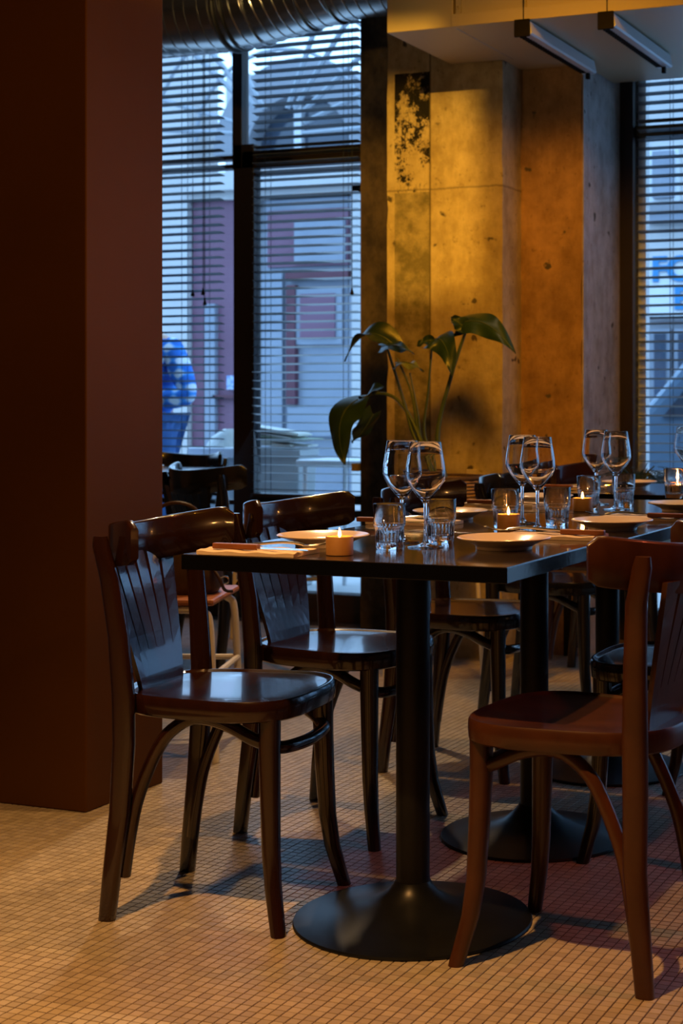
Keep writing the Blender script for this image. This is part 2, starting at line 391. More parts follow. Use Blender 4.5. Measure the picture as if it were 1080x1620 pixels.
# ------------------------------------------------------------------ room shell
X_L, X_R, Y_B, H_C = -6.0, 2.6, -1.6, 3.2
floor = MB().box(X_L, Y_B, -.12, X_R, 6.95, -.0013).build('floor', M['grout']); props(floor, kind='structure')
PITCH, JOINT = .0225, .0024
def in_view(x, y, pad):
    D = -x*math.sin(TH)+y*math.cos(TH)
    if D < 2.2: return False
    px = CX+F_PX*(x*math.cos(TH)+y*math.sin(TH))/D; py = HZ+F_PX*CAM_H/D
    return -pad < px < 1080+pad and py < 1620+pad
col_box = (-2.95, -2.51, 3.38, 3.725)
near = []; rest = []
for i in range(int(-4.6/PITCH), int(.2/PITCH)):
    for j in range(int(2.0/PITCH), int(6.60/PITCH)):
        x, y = i*PITCH, j*PITCH
        if not in_view(x, y, 160): continue
        D = -x*math.sin(TH)+y*math.cos(TH)
        (near if in_view(x+.01, y+.01, 0) else rest).append((D, x, y))
near.sort(); near300 = near[:300]; rest += near[300:]
tm = MB(); a, b = JOINT, PITCH
tm.add([(a,a,-.0013),(b,a,-.0013),(b,b,-.0013),(a,b,-.0013),(a+.0004,a+.0004,0),(b-.0004,a+.0004,0),(b-.0004,b-.0004,0),(a+.0004,b-.0004,0)],
       [(4,5,6,7),(0,1,5,4),(1,2,6,5),(2,3,7,6),(3,0,4,7)])
tile_me = tm.mesh('tile'); tile_me.materials.append(M['tile'])
for D, x, y in near300:
    t = bpy.data.objects.new('tile', tile_me); C.objects.link(t); t.parent = floor
    t.location = (x, y, random.uniform(-.0003, .0001))
vs = []; fs = []
for D, x, y in rest:
    bse = len(vs); dz = random.uniform(-.0003, .0001)
    vs += [(x+a,y+a,-.0013),(x+b,y+a,-.0013),(x+b,y+b,-.0013),(x+a,y+b,-.0013),(x+a+.0004,y+a+.0004,dz),(x+b-.0004,y+a+.0004,dz),(x+b-.0004,y+b-.0004,dz),(x+a+.0004,y+b-.0004,dz)]
    fs += [(bse+4,bse+5,bse+6,bse+7),(bse,bse+1,bse+5,bse+4),(bse+1,bse+2,bse+6,bse+5),(bse+2,bse+3,bse+7,bse+6),(bse+3,bse,bse+4,bse+7)]
me = bpy.data.meshes.new('mosaic_tiles'); me.from_pydata(vs, [], fs); me.update()
o = link_mesh('mosaic_tiles', me, M['tile'], floor); o['kind'] = 'stuff'
# floor out of the photograph's sight: same grid in the material
o = MB().box(X_L, Y_B, -.0012, X_R, 1.98, -.0002).build('floor_field', M['tile_far'], floor)
o = MB().box(.2, 1.98, -.0012, X_R, 6.6, -.0002).build('floor_field', M['tile_far'], floor)
o = MB().box(X_L, 1.98, -.0012, -4.6, 6.6, -.0002).build('floor_field', M['tile_far'], floor)
props(MB().box(X_L, Y_B, H_C, X_R, 7.0, H_C+.1).build('ceiling', M['ceiling']), kind='structure')
props(MB().box(X_L-.1, Y_B, 0, X_L, 7.0, H_C).build('wall_left', M['roomwall']), kind='structure')
props(MB().box(X_R, Y_B, 0, X_R+.1, 7.0, H_C).build('wall_right', M['roomwall']), kind='structure')
props(MB().box(X_L, Y_B-.1, 0, X_R, Y_B, H_C).build('wall_rear', M['roomwall']), kind='structure')
# pier (far wall): stepped slabs of raw concrete
xA = PY(612, 500, PIER_Y).x; xB = PY(795, 500, PIER_Y).x; xC = PY(920, 500, REC_Y).x
xD = PY(570, 500, 6.52).x
def rough_slab(mb_args, mat_, parent):
    """box whose long vertical edges are chipped a little"""
    x0, y0, x1, y1, z1 = mb_args; n = 48; vs = []; fs = []
    for k in range(n+1):
        z = z1*k/n; e = [random.uniform(0, .006) if random.random() < .5 else 0 for _ in range(4)]
        vs += [(x0+e[0], y0+e[0]*.5, z), (x1-e[1], y0+e[1]*.5, z), (x1, y1, z), (x0, y1, z)]
    for k in range(n):
        for q in range(4):
            r = (q+1) % 4; fs.append((k*4+q, k*4+r, k*4+4+r, k*4+4+q))
    fs.append((3,2,1,0)); fs.append((n*4, n*4+1, n*4+2, n*4+3))
    return MB().add(vs, fs).build('concrete_slab', mat_, parent)
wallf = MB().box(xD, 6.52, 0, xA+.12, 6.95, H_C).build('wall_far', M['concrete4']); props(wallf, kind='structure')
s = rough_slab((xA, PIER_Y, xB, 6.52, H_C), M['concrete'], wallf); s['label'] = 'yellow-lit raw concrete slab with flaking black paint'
s = rough_slab((xB-.02, REC_Y, xC, 6.86, H_C), M['concrete2'], wallf); s['label'] = 'recessed brown concrete'
MB().box(xC, REC_Y+.004, 0, xC+.006, 6.72, H_C).build('plaster_side', M['concrete3'], wallf)['label'] = 'pale grey-violet plastered return of the pier'

# column in the left foreground
props(MB().box(col_box[0], col_box[2], 0, col_box[1], col_box[3], H_C).build('pillar', M['column'], bevel=.004), 'dark brown painted square pillar standing at the left edge', 'pillar')

# soffit box under the ceiling
xS = -2.633; zS = 2.45; yS = 5.385
sof = MB().box(xS, yS, zS, -2.36, 5.985, H_C).build('ceiling_soffit', M['soffit'], bevel=.004)
props(sof, 'cream boxed bulkhead hanging from the ceiling in front of the concrete pier', 'bulkhead')
xE = 1.2
MB().box(-2.355, yS+.012, zS+.001, xE, 5.985, H_C).build('soffit_panel', M['soffit'], sof)
MB().box(xB+.002, 5.985, zS+.001, xE, 6.195, zS+.03).build('soffit_board', M['soffit'], sof)
MB().box(xC+.01, 6.195, zS+.001, xE, 6.60, zS+.03).build('soffit_board', M['soffit'], sof)
MB().box(-2.362, yS-.012, zS-.002, xE, yS+.02, zS+.045).build('lower_lip', M['soffit'], sof, bevel=.002)
for px in (727, 830, 968):
    xx = PY(px, 20, yS).x
    MB().box(xx-.002, yS+.006, zS+.045, xx+.002, yS+.013, H_C).build('panel_seam', M['soffit'], sof)
MB().lathe([(0,-.004),(.004,-.003),(.005,0)], 10).build('rivet', M['soffit'], sof).matrix_local = Matrix.Translation((PY(722, 12, yS).x, yS-.001, PY(722,12,yS).z)) @ Matrix.Rotation(R(90), 4, 'X')

# linear lights under the soffit
def linear_light(x0, y0, y1, label):
    t = empty('linear_light', (x0, y0, 2.40), 0, label, 'light', 'pair of linear lights under the bulkhead')
    Ln = y1-y0
    MB().prism([(-.022,.045),(.022,.045),(.032,.0),(.026,-.006),(-.026,-.006),(-.03,.0)], 0.006, Ln).build('housing', M['track_white'], t)
    MB().box(-.034,-.006,-.014,.026,.006,.050).build('end_cap', M['black'], t, bevel=.003)
    MB().box(-.006,Ln-.03,-.030,.008,Ln-.012,-.006).build('end_cap', M['black'], t)
    n = 26
    for k in range(n):
        yy = .03+(Ln-.06)*k/n
        MB().box(-.024, yy, -.010, .0, yy+.013, -.0055).build('louvre_slot', M['black'], t)
    for yy in (.004, Ln-.05):
        MB().tube([(0,yy,.045),(0,yy,.80 if yy < .1 else .06)], .0025, 6).build('suspension_wire', M['black'], t)
    MB().box(.012,.02,.046,.018,Ln-.03,.0495).build('cable_groove', M['black'], t)
    return t
linear_light(-2.075, 5.37, 6.12, 'white linear light bar nearest the pier, hung under the bulkhead')
linear_light(-1.755, 5.37, 6.12, 'white linear light bar nearest the right window, hung under the bulkhead')

# spiral duct, top left
duct = empty('spiral_duct', (-4.2, 6.15, 2.84), 0, 'shiny galvanised spiral ventilation duct crossing the top of the left window', 'duct')
dc = [PY(60,40,6.2), PY(200,33,6.2), PY(330,24,6.2), PY(395,14,6.2), PY(450,-2,6.2), PY(505,-19,6.2), PY(560,-33,6.2), PY(680,-46,6.2)]
dc = [Vector((p.x, 6.2, p.z)) for p in dc]
def sub(path): return [p - Vector((-4.2, 6.15, 2.84)) for p in path]
path = smooth_path(dc, 14)
RD = .172
MB().tube(sub(path), RD, 40).build('duct_pipe', M['duct'], duct)
acc = 0; last = path[0]
for i in range(1, len(path)):
    acc += (path[i]-path[i-1]).length
    if acc > .05:
        acc = 0; d = (path[min(i+1,len(path)-1)]-path[i-1]).normalized(); d = (d+Vector((0,0,.12))).normalized()
        a_ = d.cross(Vector((0,1,0))).normalized(); b_ = a_.cross(d).normalized()
        ring = [path[i]+a_*math.cos(t*math.pi/18)*(RD+.001)+b_*math.sin(t*math.pi/18)*(RD+.001) for t in range(36)]
        MB().tube(sub(ring), .0035, 6, closed=True).build('seam_rib', M['duct'], duct)
for px, rr, mt in ((366,.010,'duct_dark'), (378,.007,'duct_dark'), (412,.006,'duct'), (487,.006,'duct'), (530,.006,'duct')):
    best = min(path, key=lambda p: abs(p.x-PY(px,20,6.2).x)); i = path.index(best)
    d = (path[min(i+1,len(path)-1)]-path[i-1]).normalized()
    a_ = d.cross(Vector((0,1,0))).normalized(); b_ = a_.cross(d).normalized()
    ring = [best+a_*math.cos(t*math.pi/18)*(RD+.004)+b_*math.sin(t*math.pi/18)*(RD+.004) for t in range(36)]
    MB().tube(sub(ring), rr, 8, closed=True).build('clamp_band', M[mt], duct)
for px in (120, 430):
    b0 = PY(px, 10, 6.2)
    MB().tube(sub([Vector((b0.x, 6.2, b0.z+RD)), Vector((b0.x, 6.2, H_C))]), .005, 6).build('hanger_rod', M['black'], duct)

# ------------------------------------------------------------------ windows
xw = lambda px: PY(px, 500, WIN_Y).x
zt = 3.0
def bar(mb, x0, x1, z0, z1, y0=WIN_Y-.03, y1=WIN_Y+.04): mb.box(x0, y0, z0, x1, y1, z1)
win1 = empty('window_1', (0,0,0), kind='structure')
mb = MB(); bar(mb, xw(374), xw(406), 0, 2.32); mb.build('mullion', M['frame'], win1, bevel=.003)
mb = MB(); bar(mb, xw(372), xw(387), 2.20, H_C); mb.build('mullion', M['frame'], win1, bevel=.003)
mb = MB(); bar(mb, -5.9, xw(374), 2.205, 2.225); bar(mb, -5.9, xw(374), 2.25, 2.268); mb.build('transom', M['frame'], win1)
mb = MB(); bar(mb, xw(387), xD+.1, 2.20, 2.285); bar(mb, xw(406), xD+.1, 2.165, 2.185); mb.build('transom', M['frame'], win1, bevel=.003)
mb = MB(); bar(mb, xw(406), xD+.1, .565, .607, WIN_Y-.06); bar(mb, xw(406), xD+.1, .50, .535, WIN_Y-.03); bar(mb, -5.9, xw(374), .548, .572); mb.build('sill_rail', M['frame'], win1, bevel=.003)
mb = MB(); bar(mb, -5.9, xD+.1, 0, .135, WIN_Y-.06); mb.build('bottom_rail', M['sill_wood'], win1, bevel=.004)
mb = MB(); bar(mb, -5.98, -5.86, 0, H_C); mb.build('jamb', M['frame'], win1)
mb = MB(); bar(mb, -5.98, xD+.1, zt, H_C); mb.build('head', M['frame'], win1)
for x0, x1, z0, z1 in ((-5.86, xw(374), .135, 2.205), (-5.86, xw(374), 2.268, zt), (xw(406), xD+.1, .607, 2.165), (xw(387), xD+.1, 2.285, zt), (xw(406), xD+.1, .135, .50)):
    MB().box(x0, WIN_Y+.005, z0, x1, WIN_Y+.011, z1).build('pane', M['pane'], win1)
win2 = empty('window_2', (0,0,0), kind='structure')
xr0 = xw(978); xr1 = xw(1008)
mb = MB(); bar(mb, xC+.001, xr1, 0, H_C, WIN_Y-.07); mb.build('jamb', M['frame'], win2, bevel=.003)
ztr = PY(1040, 207, WIN_Y).z
mb = MB(); bar(mb, xr1, X_R, ztr-.027, ztr+.022); mb.build('transom', M['frame'], win2, bevel=.003)
mb = MB(); bar(mb, xr1, X_R, .54, .60, WIN_Y-.05); mb.build('sill_rail', M['frame'], win2, bevel=.003)
mb = MB(); bar(mb, xr1, X_R, 0, .135, WIN_Y-.05); mb.build('bottom_rail', M['sill_wood'], win2)
mb = MB(); bar(mb, xr1, X_R, zt, H_C); mb.build('head', M['frame'], win2)
for xx in (-.75, .9): 
    mb = MB(); bar(mb, xx, xx+.08, .6, zt); mb.build('mullion', M['frame'], win2)
MB().box(xr1, WIN_Y+.015, .6, xr1+.035, WIN_Y+.07, zt).build('outer_reveal', M['white'], win2)
for x0, x1 in ((xr1, -.75), (-.67, .9), (.98, X_R)):
    for z0, z1 in ((.6, ztr-.027), (ztr+.022, zt), (.135, .54)):
        MB().box(x0, WIN_Y+.003, z0, x1, WIN_Y+.009, z1).build('pane', M['pane'], win2)

def blind(x0, x1, ztop, zbot, label, cords, yb=WIN_Y-.075, pulls=()):
    t = empty('venetian_blind', ((x0+x1)/2, yb, zbot), 0, label, 'blind', 'slatted blinds on the street windows')
    hw = (x1-x0)/2; sp = .0405; n = int((ztop-zbot)/sp)
    m = MB(); m.add([(-hw,-.024,.0042),(hw,-.024,.0042),(hw,0,.0022),(-hw,0,.0022),(hw,.024,-.0030),(-hw,.024,-.0030),
                     (-hw,-.024,.0030),(hw,-.024,.0030),(hw,0,.0010),(-hw,0,.0010),(hw,.024,-.0042),(-hw,.024,-.0042)],
                    [(0,1,2,3),(3,2,4,5),(6,9,8,7),(9,11,10,8),(0,6,7,1),(5,4,10,11),(0,3,9,6),(3,5,11,9),(1,7,8,2),(2,8,10,4)])
    sm = m.mesh('slat'); sm.materials.append(M['slat'])
    for k in range(n):
        s_ = bpy.data.objects.new('slat', sm); C.objects.link(s_); s_.parent = t
        s_.location = (0, 0, .03+k*sp); s_.rotation_euler = (R(random.gauss(0, .9)), R(random.gauss(0, .06)), 0)
    MB().box(-hw,-.02,-.006,hw,.02,.010).build('bottom_bar', M['frame'], t, bevel=.003)
    MB().box(-hw,-.025,ztop-zbot-.02,hw,.025,ztop-zbot+.03).build('head_rail', M['frame'], t)
    for px in cords:
        x = px-(x0+x1)/2
        m = MB()
        for yy in (-.026, .026): m.tube([(x,yy,0),(x,yy,ztop-zbot)], .0014, 5)
        m.build('ladder_cord', M['cord'], t)
    for px, z in pulls:
        x = px-(x0+x1)/2
        m = MB(); m.tube([(x,-.035,z-zbot),(x,-.035,ztop-zbot)], .0016, 5)
        c_ = m.build('pull_cord', M['cord'], t)
        MB().lathe([(0,-.035),(.009,-.032),(.010,-.028),(.005,-.012),(.003,0),(0,.002)], 10, (x,-.035,z-zbot)).build('cord_tassel', M['black'], c_)
    return t
bx = lambda px: PY(px, 500, WIN_Y-.075).x
pz = lambda px, y: PY(px, y, WIN_Y-.11).z
blind(-5.75, bx(352), 3.0, .60, 'slatted blind nearest the brown pillar, with hanging cord tassels', (bx(292), bx(327)), pulls=((bx(311), pz(311,458)), (bx(327), pz(327,456)), (bx(330), pz(330,472))))
blind(bx(402), bx(569), 3.0, .60, 'slatted blind between the dark mullion and the concrete pier', (bx(424), bx(547)), pulls=((bx(562), pz(562,455)),))
blind(bx(1009), -.80, 3.0, .60, 'slatted blind at the right edge beside the grey plaster strip', (bx(1062),))
blind(bx(388), bx(402)-.005, 2.72, 2.33, 'narrow strip of blind slats above the mullion shoulder', ()) if False else None

# ------------------------------------------------------------------ bentwood chair
def seat_outline(n=56, sc=1.0):
    out = []
    for k in range(n):
        t = 2*math.pi*k/n; c_, s_ = math.cos(t), math.sin(t)
        x = .205*math.copysign(abs(c_)**.62, c_); wv = .188+.022*(x/.205)
        out.append((x*sc, wv*math.copysign(abs(s_)**.64, s_)*sc))
    return out
def make_seat():
    m = MB(); n = 56; rings = [(.90,.418),(.97,.418),(.992,.422),(1.0,.440),(.995,.456),(.98,.461),(.955,.4605),(.935,.4575),(.90,.456),(.6,.4535),(.25,.4525)]
    vs = []; fs = []
    for sc, z in rings: vs += [(x, y, z) for x, y in seat_outline(n, sc)]
    for i in range(len(rings)-1):
        for k in range(n):
            l = (k+1) % n; fs.append((i*n+k, i*n+l, (i+1)*n+l, (i+1)*n+k))
    fs.append(tuple(range(n))[::-1]); fs.append(tuple((len(rings)-1)*n+k for k in range(n)))
    return m.add(vs, fs, True)
def rail_x(y): return -.236+.138*(abs(y)/.226)**2.5
def make_rail():
    m = MB(); ys = [-.226+.452*k/44 for k in range(45)]; vs = []; fs = []
    for y in ys:
        x = rail_x(y); dx = .138*2.5/.226*(abs(y)/.226)**1.5*(1 if y > 0 else -1)
        nx, ny = 1, -dx; l = math.hypot(nx, ny); nx, ny = nx/l, ny/l
        e = max(0, (abs(y)-.208)/.018); rd = 1-math.sqrt(max(0, 1-min(1, e)**2))
        zt_ = .798+.026*(abs(y)/.226)**2-.018*rd; zb_ = .706+.026*(abs(y)/.226)**2+.010*rd
        th = .0085
        for (o_, z) in ((-th,zb_+.003),(-th,(zb_+zt_)/2),(-th,zt_-.006),(-th*.8,zt_-.002),(-th*.4,zt_),(th*.4,zt_),(th*.8,zt_-.002),(th,zt_-.006),(th,(zb_+zt_)/2),(th,zb_+.003),(th*.7,zb_),(-th*.7,zb_)):
            vs.append((x+nx*o_, y+ny*o_, z))
    q = 12
    for i in range(len(ys)-1):
        for k in range(q):
            l = (k+1) % q; fs.append((i*q+k, i*q+l, (i+1)*q+l, (i+1)*q+k))
    fs.append(tuple(range(q))[::-1]); fs.append(tuple((len(ys)-1)*q+k for k in range(q)))
    return m.add(vs, fs, True)
def splat_pt(u, z, off):
    """u in -1..1 across the splat"""
    f = (z-.455)/(.735-.455); w_ = .090+(.146-.090)*f; y = u*w_
    x = -.158+(-.232+.158)*max(f,0)**1.15+.35*max(f,0)*(y*y)/.215*.5
    return (x+off, y, z)
def make_finger(k):
    m = MB(); zs = [.53+(.735-.53)*i/6 for i in range(7)]; vs = []; fs = []
    for i, z in enumerate(zs):
        g = .008+.034*(i/6); u0 = -1+2*k/6+(g if k > 0 else 0); u1 = -1+2*(k+1)/6-(g if k < 5 else 0)
        for o_, u in ((-.005,u0),(.005,u0),(.005,u1),(-.005,u1)): vs.append(splat_pt(u, z, o_))
    for i in range(6):
        for q in range(4):
            r = (q+1) % 4; fs.append((i*4+q, i*4+r, i*4+4+r, i*4+4+q))
    fs += [(3,2,1,0), (24,25,26,27)]
    return m.add(vs, fs)
def make_splat_base():
    m = MB(); vs = []; fs = []; nu = 8; zs = [.45, .48, .51, .532]
    for z in zs:
        for o_ in (-.005, .005):
            for j in range(nu+1): vs.append(splat_pt(-1+2*j/nu, z, o_))
    n1 = nu+1
    for i in range(len(zs)-1):
        A = i*2*n1; B = (i+1)*2*n1
        for j in range(nu):
            fs.append((A+j, A+j+1, B+j+1, B+j)); fs.append((A+n1+j+1, A+n1+j, B+n1+j, B+n1+j+1))
        fs.append((A, A+n1, B+n1, B)[::-1]); fs.append((A+nu, A+n1+nu, B+n1+nu, B+nu))
    for A in (0, (len(zs)-1)*2*n1):
        for j in range(nu): fs.append((A+j, A+j+1, A+n1+j+1, A+n1+j))
    return m.add(vs, fs)
def make_chair(wd, bend=.020):
    t = empty('dining_chair')
    make_seat().build('seat', wd, t)
    for s_ in (-1, 1):
        MB().hloft([(.190,s_*.176,0,.0150,.0150),(.182,s_*.168,.035,.0158,.0158),(.170,s_*.156,.09,.0170,.0170),(.162,s_*.148,.16,.0185,.0185),(.158,s_*.143,.26,.0200,.0200),(.155,s_*.140,.36,.0215,.0215),(.155,s_*.140,.424,.0220,.0220)], 16, 2.3).build('leg', wd, t)
        MB().hloft([(-.188,s_*.176,0,.0175,.0135),(-.180,s_*.174,.08,.019,.014),(-.168+bend*.3,s_*.171,.22,.022,.0145),(-.172+bend,s_*.172,.36,.0235,.0145),(-.172+bend,s_*.174,.46,.0240,.0145),(-.172+bend*.55,s_*.178,.58,.022,.013),(-.176,s_*.188,.70,.020,.0125),(-.190,s_*.196,.765,.018,.0115),(-.192,s_*.196,.785,.014,.009)], 14, 2.8).build('leg', wd, t)
    pts = []
    side = [(-.163,.152,.085),(-.150,.151,.17),(-.130,.150,.255),(-.085,.149,.355),(-.045,.149,.398),(.0,.149,.417),(.06,.149,.409),(.12,.147,.382),(.160,.122,.362),(.178,.085,.358)]
    pts = side+[(.186,0,.356)]+[(x,-y,z) for x, y, z in side[::-1]]
    MB().tube(smooth_path(pts, 4), .0136, 10).build('bentwood_brace', wd, t)
    make_rail().build('top_rail', wd, t)
    make_splat_base().build('splat', wd, t)
    for k in range(6): make_finger(k).build('back_slat', wd, t)
    return t
proto = make_chair(M['wood'])
chairs = [  # x, y, heading, kind, label
 (-1.785, 2.895, 6, 'wood', 'glossy dark brown bentwood chair nearest the brown pillar, at the near left of the tables'),
 (-1.850, 3.535, -3, 'wood', 'glossy brown bentwood chair second from the camera on the left side'),
 (-1.815, 4.240, 0, 'wood', 'brown bentwood chair third on the left side, in front of the rattan planter'),
 (-1.860, 5.080, 3, 'wood_black', 'black bentwood chair fourth on the left side, before the concrete pier'),
 (-1.900, 5.760, 0, 'wood', 'brown bentwood chair farthest on the left side, next to the grey plaster strip'),
 (-.985, 2.885, 176, 'wood_red', 'reddish-brown bentwood chair in the right foreground, seen from behind'),
 (-.990, 3.610, 180, 'wood_black', 'glossy black bentwood chair behind the reddish foreground chair'),
 (-.990, 4.290, 183, 'wood', 'brown bentwood chair at the right edge beyond the black chair'),
]
first = True
for x, y, h, k, lb in chairs:
    c_ = proto if first else (make_chair(M[k], .004) if k == 'wood_red' else copy_tree(proto, None, {M['wood']: M[k]}))
    c_.location = (x, y, 0); c_.rotation_euler = (0, 0, R(h)); props(c_, lb, 'chair', 'bentwood chairs along the row of tables'); first = False
for x, y, h, lb in (
  (-3.26, 5.32, 66, 'dark bentwood chair at the back left with its slatted back towards the camera'),
  (-4.27, 6.38, 268, 'dark bentwood chair by the left window facing the camera over its table')):
    c_ = copy_tree(proto, None, {M['wood']: M['wood_black']}); c_.location = (x, y, 0); c_.rotation_euler = (0, 0, R(h))
    props(c_, lb, 'chair', 'bentwood chairs by the left window')

# ------------------------------------------------------------------ tables
TZ = .76
def table(x0, x1, y0, y1, px, py, label, rd=.235, group='dark pedestal tables pushed end to end'):
    t = empty('dining_table', (px, py, 0), 0, label, 'table', group)
    MB().box(x0-px, y0-py, TZ-.030, x1-px, y1-py, TZ-.001).build('table_edge', M['table_edge'], t, bevel=.0015)
    MB().box(x0-px+.001, y0-py+.001, TZ-.004, x1-px-.001, y1-py-.001, TZ).build('tabletop', M['table'], t, bevel=.0012)
    MB().lathe([(0,TZ-.031),(.10,TZ-.031),(.10,TZ-.036),(.036,TZ-.050),(.036,TZ-.06)], 32).build('mounting_plate', M['iron'], t)
    MB().lathe([(.0345,.055),(.0345,TZ-.034)], 32).build('pedestal_post', M['iron'], t)
    MB().lathe([(0,0),(rd,0),(rd+.002,.003),(rd,.007),(rd*.9,.011),(rd*.72,.017),(rd*.50,.028),(rd*.32,.044),(.052,.060),(.040,.074),(.036,.082),(.034,.082)], 64).build('pedestal_base', M['iron'], t)
    return t
tables = [(-1.737,-1.051,2.640,3.290,-1.373,2.929,'nearest dark table with the two wine glasses by its front edge',.242),
          (-1.730,-1.030,3.305,3.965,-1.362,3.600,'second dark table from the camera, set with plates and a candle',.226),
          (-1.735,-1.035,3.980,4.600,-1.418,4.343,'third dark table from the camera, its top showing a blue window reflection',.226),
          (-1.740,-1.040,4.850,5.520,-1.39,5.18,'farthest dark table, by the concrete pier, with greenery behind it',.226)]
for a_ in tables: table(*a_)
table(-4.50,-3.78,5.55,6.12,-4.14,5.84,'dark table by the left window half hidden by the brown pillar',.22,'table by the left window')

# ------------------------------------------------------------------ tableware
def plate_proto():
    t = empty('plate')
    MB().lathe([(0,.004),(.050,.004),(.053,0),(.057,0),(.058,.006),(.064,.010),(.080,.017),(.0945,.0215),(.0955,.0235),(.093,.0245),(.078,.0205),(.066,.0135),(.058,.0105),(0,.010)], 56).build('plate_body', M['plate'], t)
    MB().lathe([(.0925,.0246),(.0945,.0251),(.0955,.0236)], 56).build('plate_rim', M['plate'], t)
    return t
def simple_plate():
    return MB().lathe([(0,.004),(.050,.004),(.053,0),(.057,0),(.058,.006),(.064,.010),(.080,.017),(.0945,.0215),(.0955,.0235),(.093,.0250),(.078,.0205),(.066,.0135),(.058,.0105),(0,.010)], 56).mesh('plate')
pm = simple_plate(); pm.materials.append(M['plate'])
def on(px, py, dz=0): p = PZ(px, py, TZ+dz); return p
plates = [(on(511,847,.022), 'cream plate on the nearest table, left side, behind the candle'),
          (on(797,851,.022), 'cream plate on the nearest table, right side, closest to the camera'),
          (on(712,808,.022), 'cream plate on the second table, left side, behind the tumblers'),
          (on(968,823,.022), 'cream plate on the second table, right side'),
          (on(1080,796,.022), 'cream plate on the third table, cut by the right edge'),
          (on(855,784,.022), 'cream plate on the third table, left side, behind the wine glasses'),
          (on(995,762,.022), 'cream plate on the farthest table, next to the greenery'),
          (Vector((-3.95,5.70,TZ+.022)), 'cream plate on the table by the left window')]
for p, lb in plates:
    o = bpy.data.objects.new('plate', pm); C.objects.link(o); o.location = (p.x, p.y, TZ+.0003)
    props(o, lb, 'plate', 'cream plates laid on the tables')

def glass_proto():
    prof = [(0,.0),(.036,.0),(.0375,.001),(.036,.0022),(.020,.0042),(.008,.008),(.0042,.018),(.0036,.05),(.0042,.085),(.007,.094),(.016,.103),(.030,.121),(.0395,.136),(.0415,.146),(.0400,.165),(.0365,.187),(.0322,.214),(.0318,.2155),(.0312,.214),(.0355,.187),(.0390,.165),(.0404,.146),(.0384,.137),(.029,.1225),(.015,.1052),(.005,.0985),(0,.0975)]
    return MB().lathe(prof, 48).mesh('wine_glass')
def tumbler_proto():
    def mod(r, z, i): return r*(1+(-.045 if i % 3 == 0 else .0)) if (r > .0262 and .004 < z < .046) else r
    prof = [(0,.002),(.020,.001),(.0265,0),(.0275,.003),(.0280,.010),(.0290,.030),(.0298,.044),(.0318,.047),(.0325,.049),(.0325,.056),(.0330,.090),(.0325,.0915),(.0315,.090),(.0305,.056),(.0300,.049),(.0265,.044),(.0255,.020),(.023,.014),(.012,.012),(0,.012)]
    return MB().lathe(prof, 72, mod=mod).mesh('tumbler')
gm = glass_proto(); gm.materials.append(M['glass']); tum = tumbler_proto(); tum.materials.append(M['glass'])
rows = [  # wine glass a, b ; tumbler a, b (image base centres), words
 ((636,858),(673,866),(616,868),(697,858),'the nearest table'),
 ((826,828),(850,838),(799,835),(881,831),'the second table'),
 ((943,798),(974,806),(931,805),(986,801),'the third table'),
]
for ga, gb, ta, tb, wd in rows:
    for p, sd in ((ga,'left'),(gb,'right')):
        q = on(*p); o = bpy.data.objects.new('wine_glass', gm); C.objects.link(o); o.location = (q.x, q.y, TZ+.0003)
        props(o, f'empty stemmed wine glass on {wd}, the {sd} one of its pair', 'wine glass', 'stemmed wine glasses on the tables')
    for p, sd in ((ta,'left'),(tb,'right')):
        q = on(*p); o = bpy.data.objects.new('tumbler', tum); C.objects.link(o); o.location = (q.x, q.y, TZ+.0003); o.rotation_euler = (0,0,random.random())
        props(o, f'ribbed glass water tumbler on {wd}, the {sd} one of its pair', 'tumbler', 'ribbed water tumblers on the tables')
for me_, p, nm, lb in ((gm,(1086,780),'wine_glass','empty stemmed wine glass on the farthest table, cut by the right edge'),(tum,(1066,788),'tumbler','ribbed glass water tumbler on the farthest table beside its candle')):
    q = on(*p); o = bpy.data.objects.new(nm, me_); C.objects.link(o); o.location = (q.x, q.y, TZ+.0003)
    props(o, lb, nm.replace('_', ' '), 'glassware on the farthest table')

def candle(p, label):
    t = empty('tea_light', (p.x, p.y, TZ+.0003), 0, label, 'candle', 'lit tea lights on the tables')
    MB().lathe([(0,0),(.0255,0),(.0265,.001),(.0268,.035),(.0258,.0362),(.0245,.035),(.0240,.006),(0,.006)], 36).build('cup', M['cup'], t)
    MB().lathe([(0,.0062),(.0236,.0062),(.0236,.026),(.020,.0275),(0,.0268)], 28).build('wax', M['wax'], t)
    MB().tube([(0,0,.026),(.0005,0,.034)], .0008, 6).build('wick', M['wick'], t)
    MB().lathe([(0,.0335),(.0020,.0350),(.0034,.039),(.0032,.043),(.0018,.048),(.0006,.0520),(0,.0535)], 16).build('flame', M['flame'], t)
    l = lamp('candle_glow', 'POINT', (0,0,.052), .35, (1,.45,.12), None, .004); l.parent = t
for px, py, lb in ((537,878,'lit tea light in an amber cup on the nearest table'), (804,838,'lit tea light in an amber cup on the second table, by the fork'),
                   (921,809,'lit tea light in an amber cup on the third table'), (1072,786,'lit tea light in an amber cup on the farthest table at the right edge')):
    candle(on(px, py), lb)

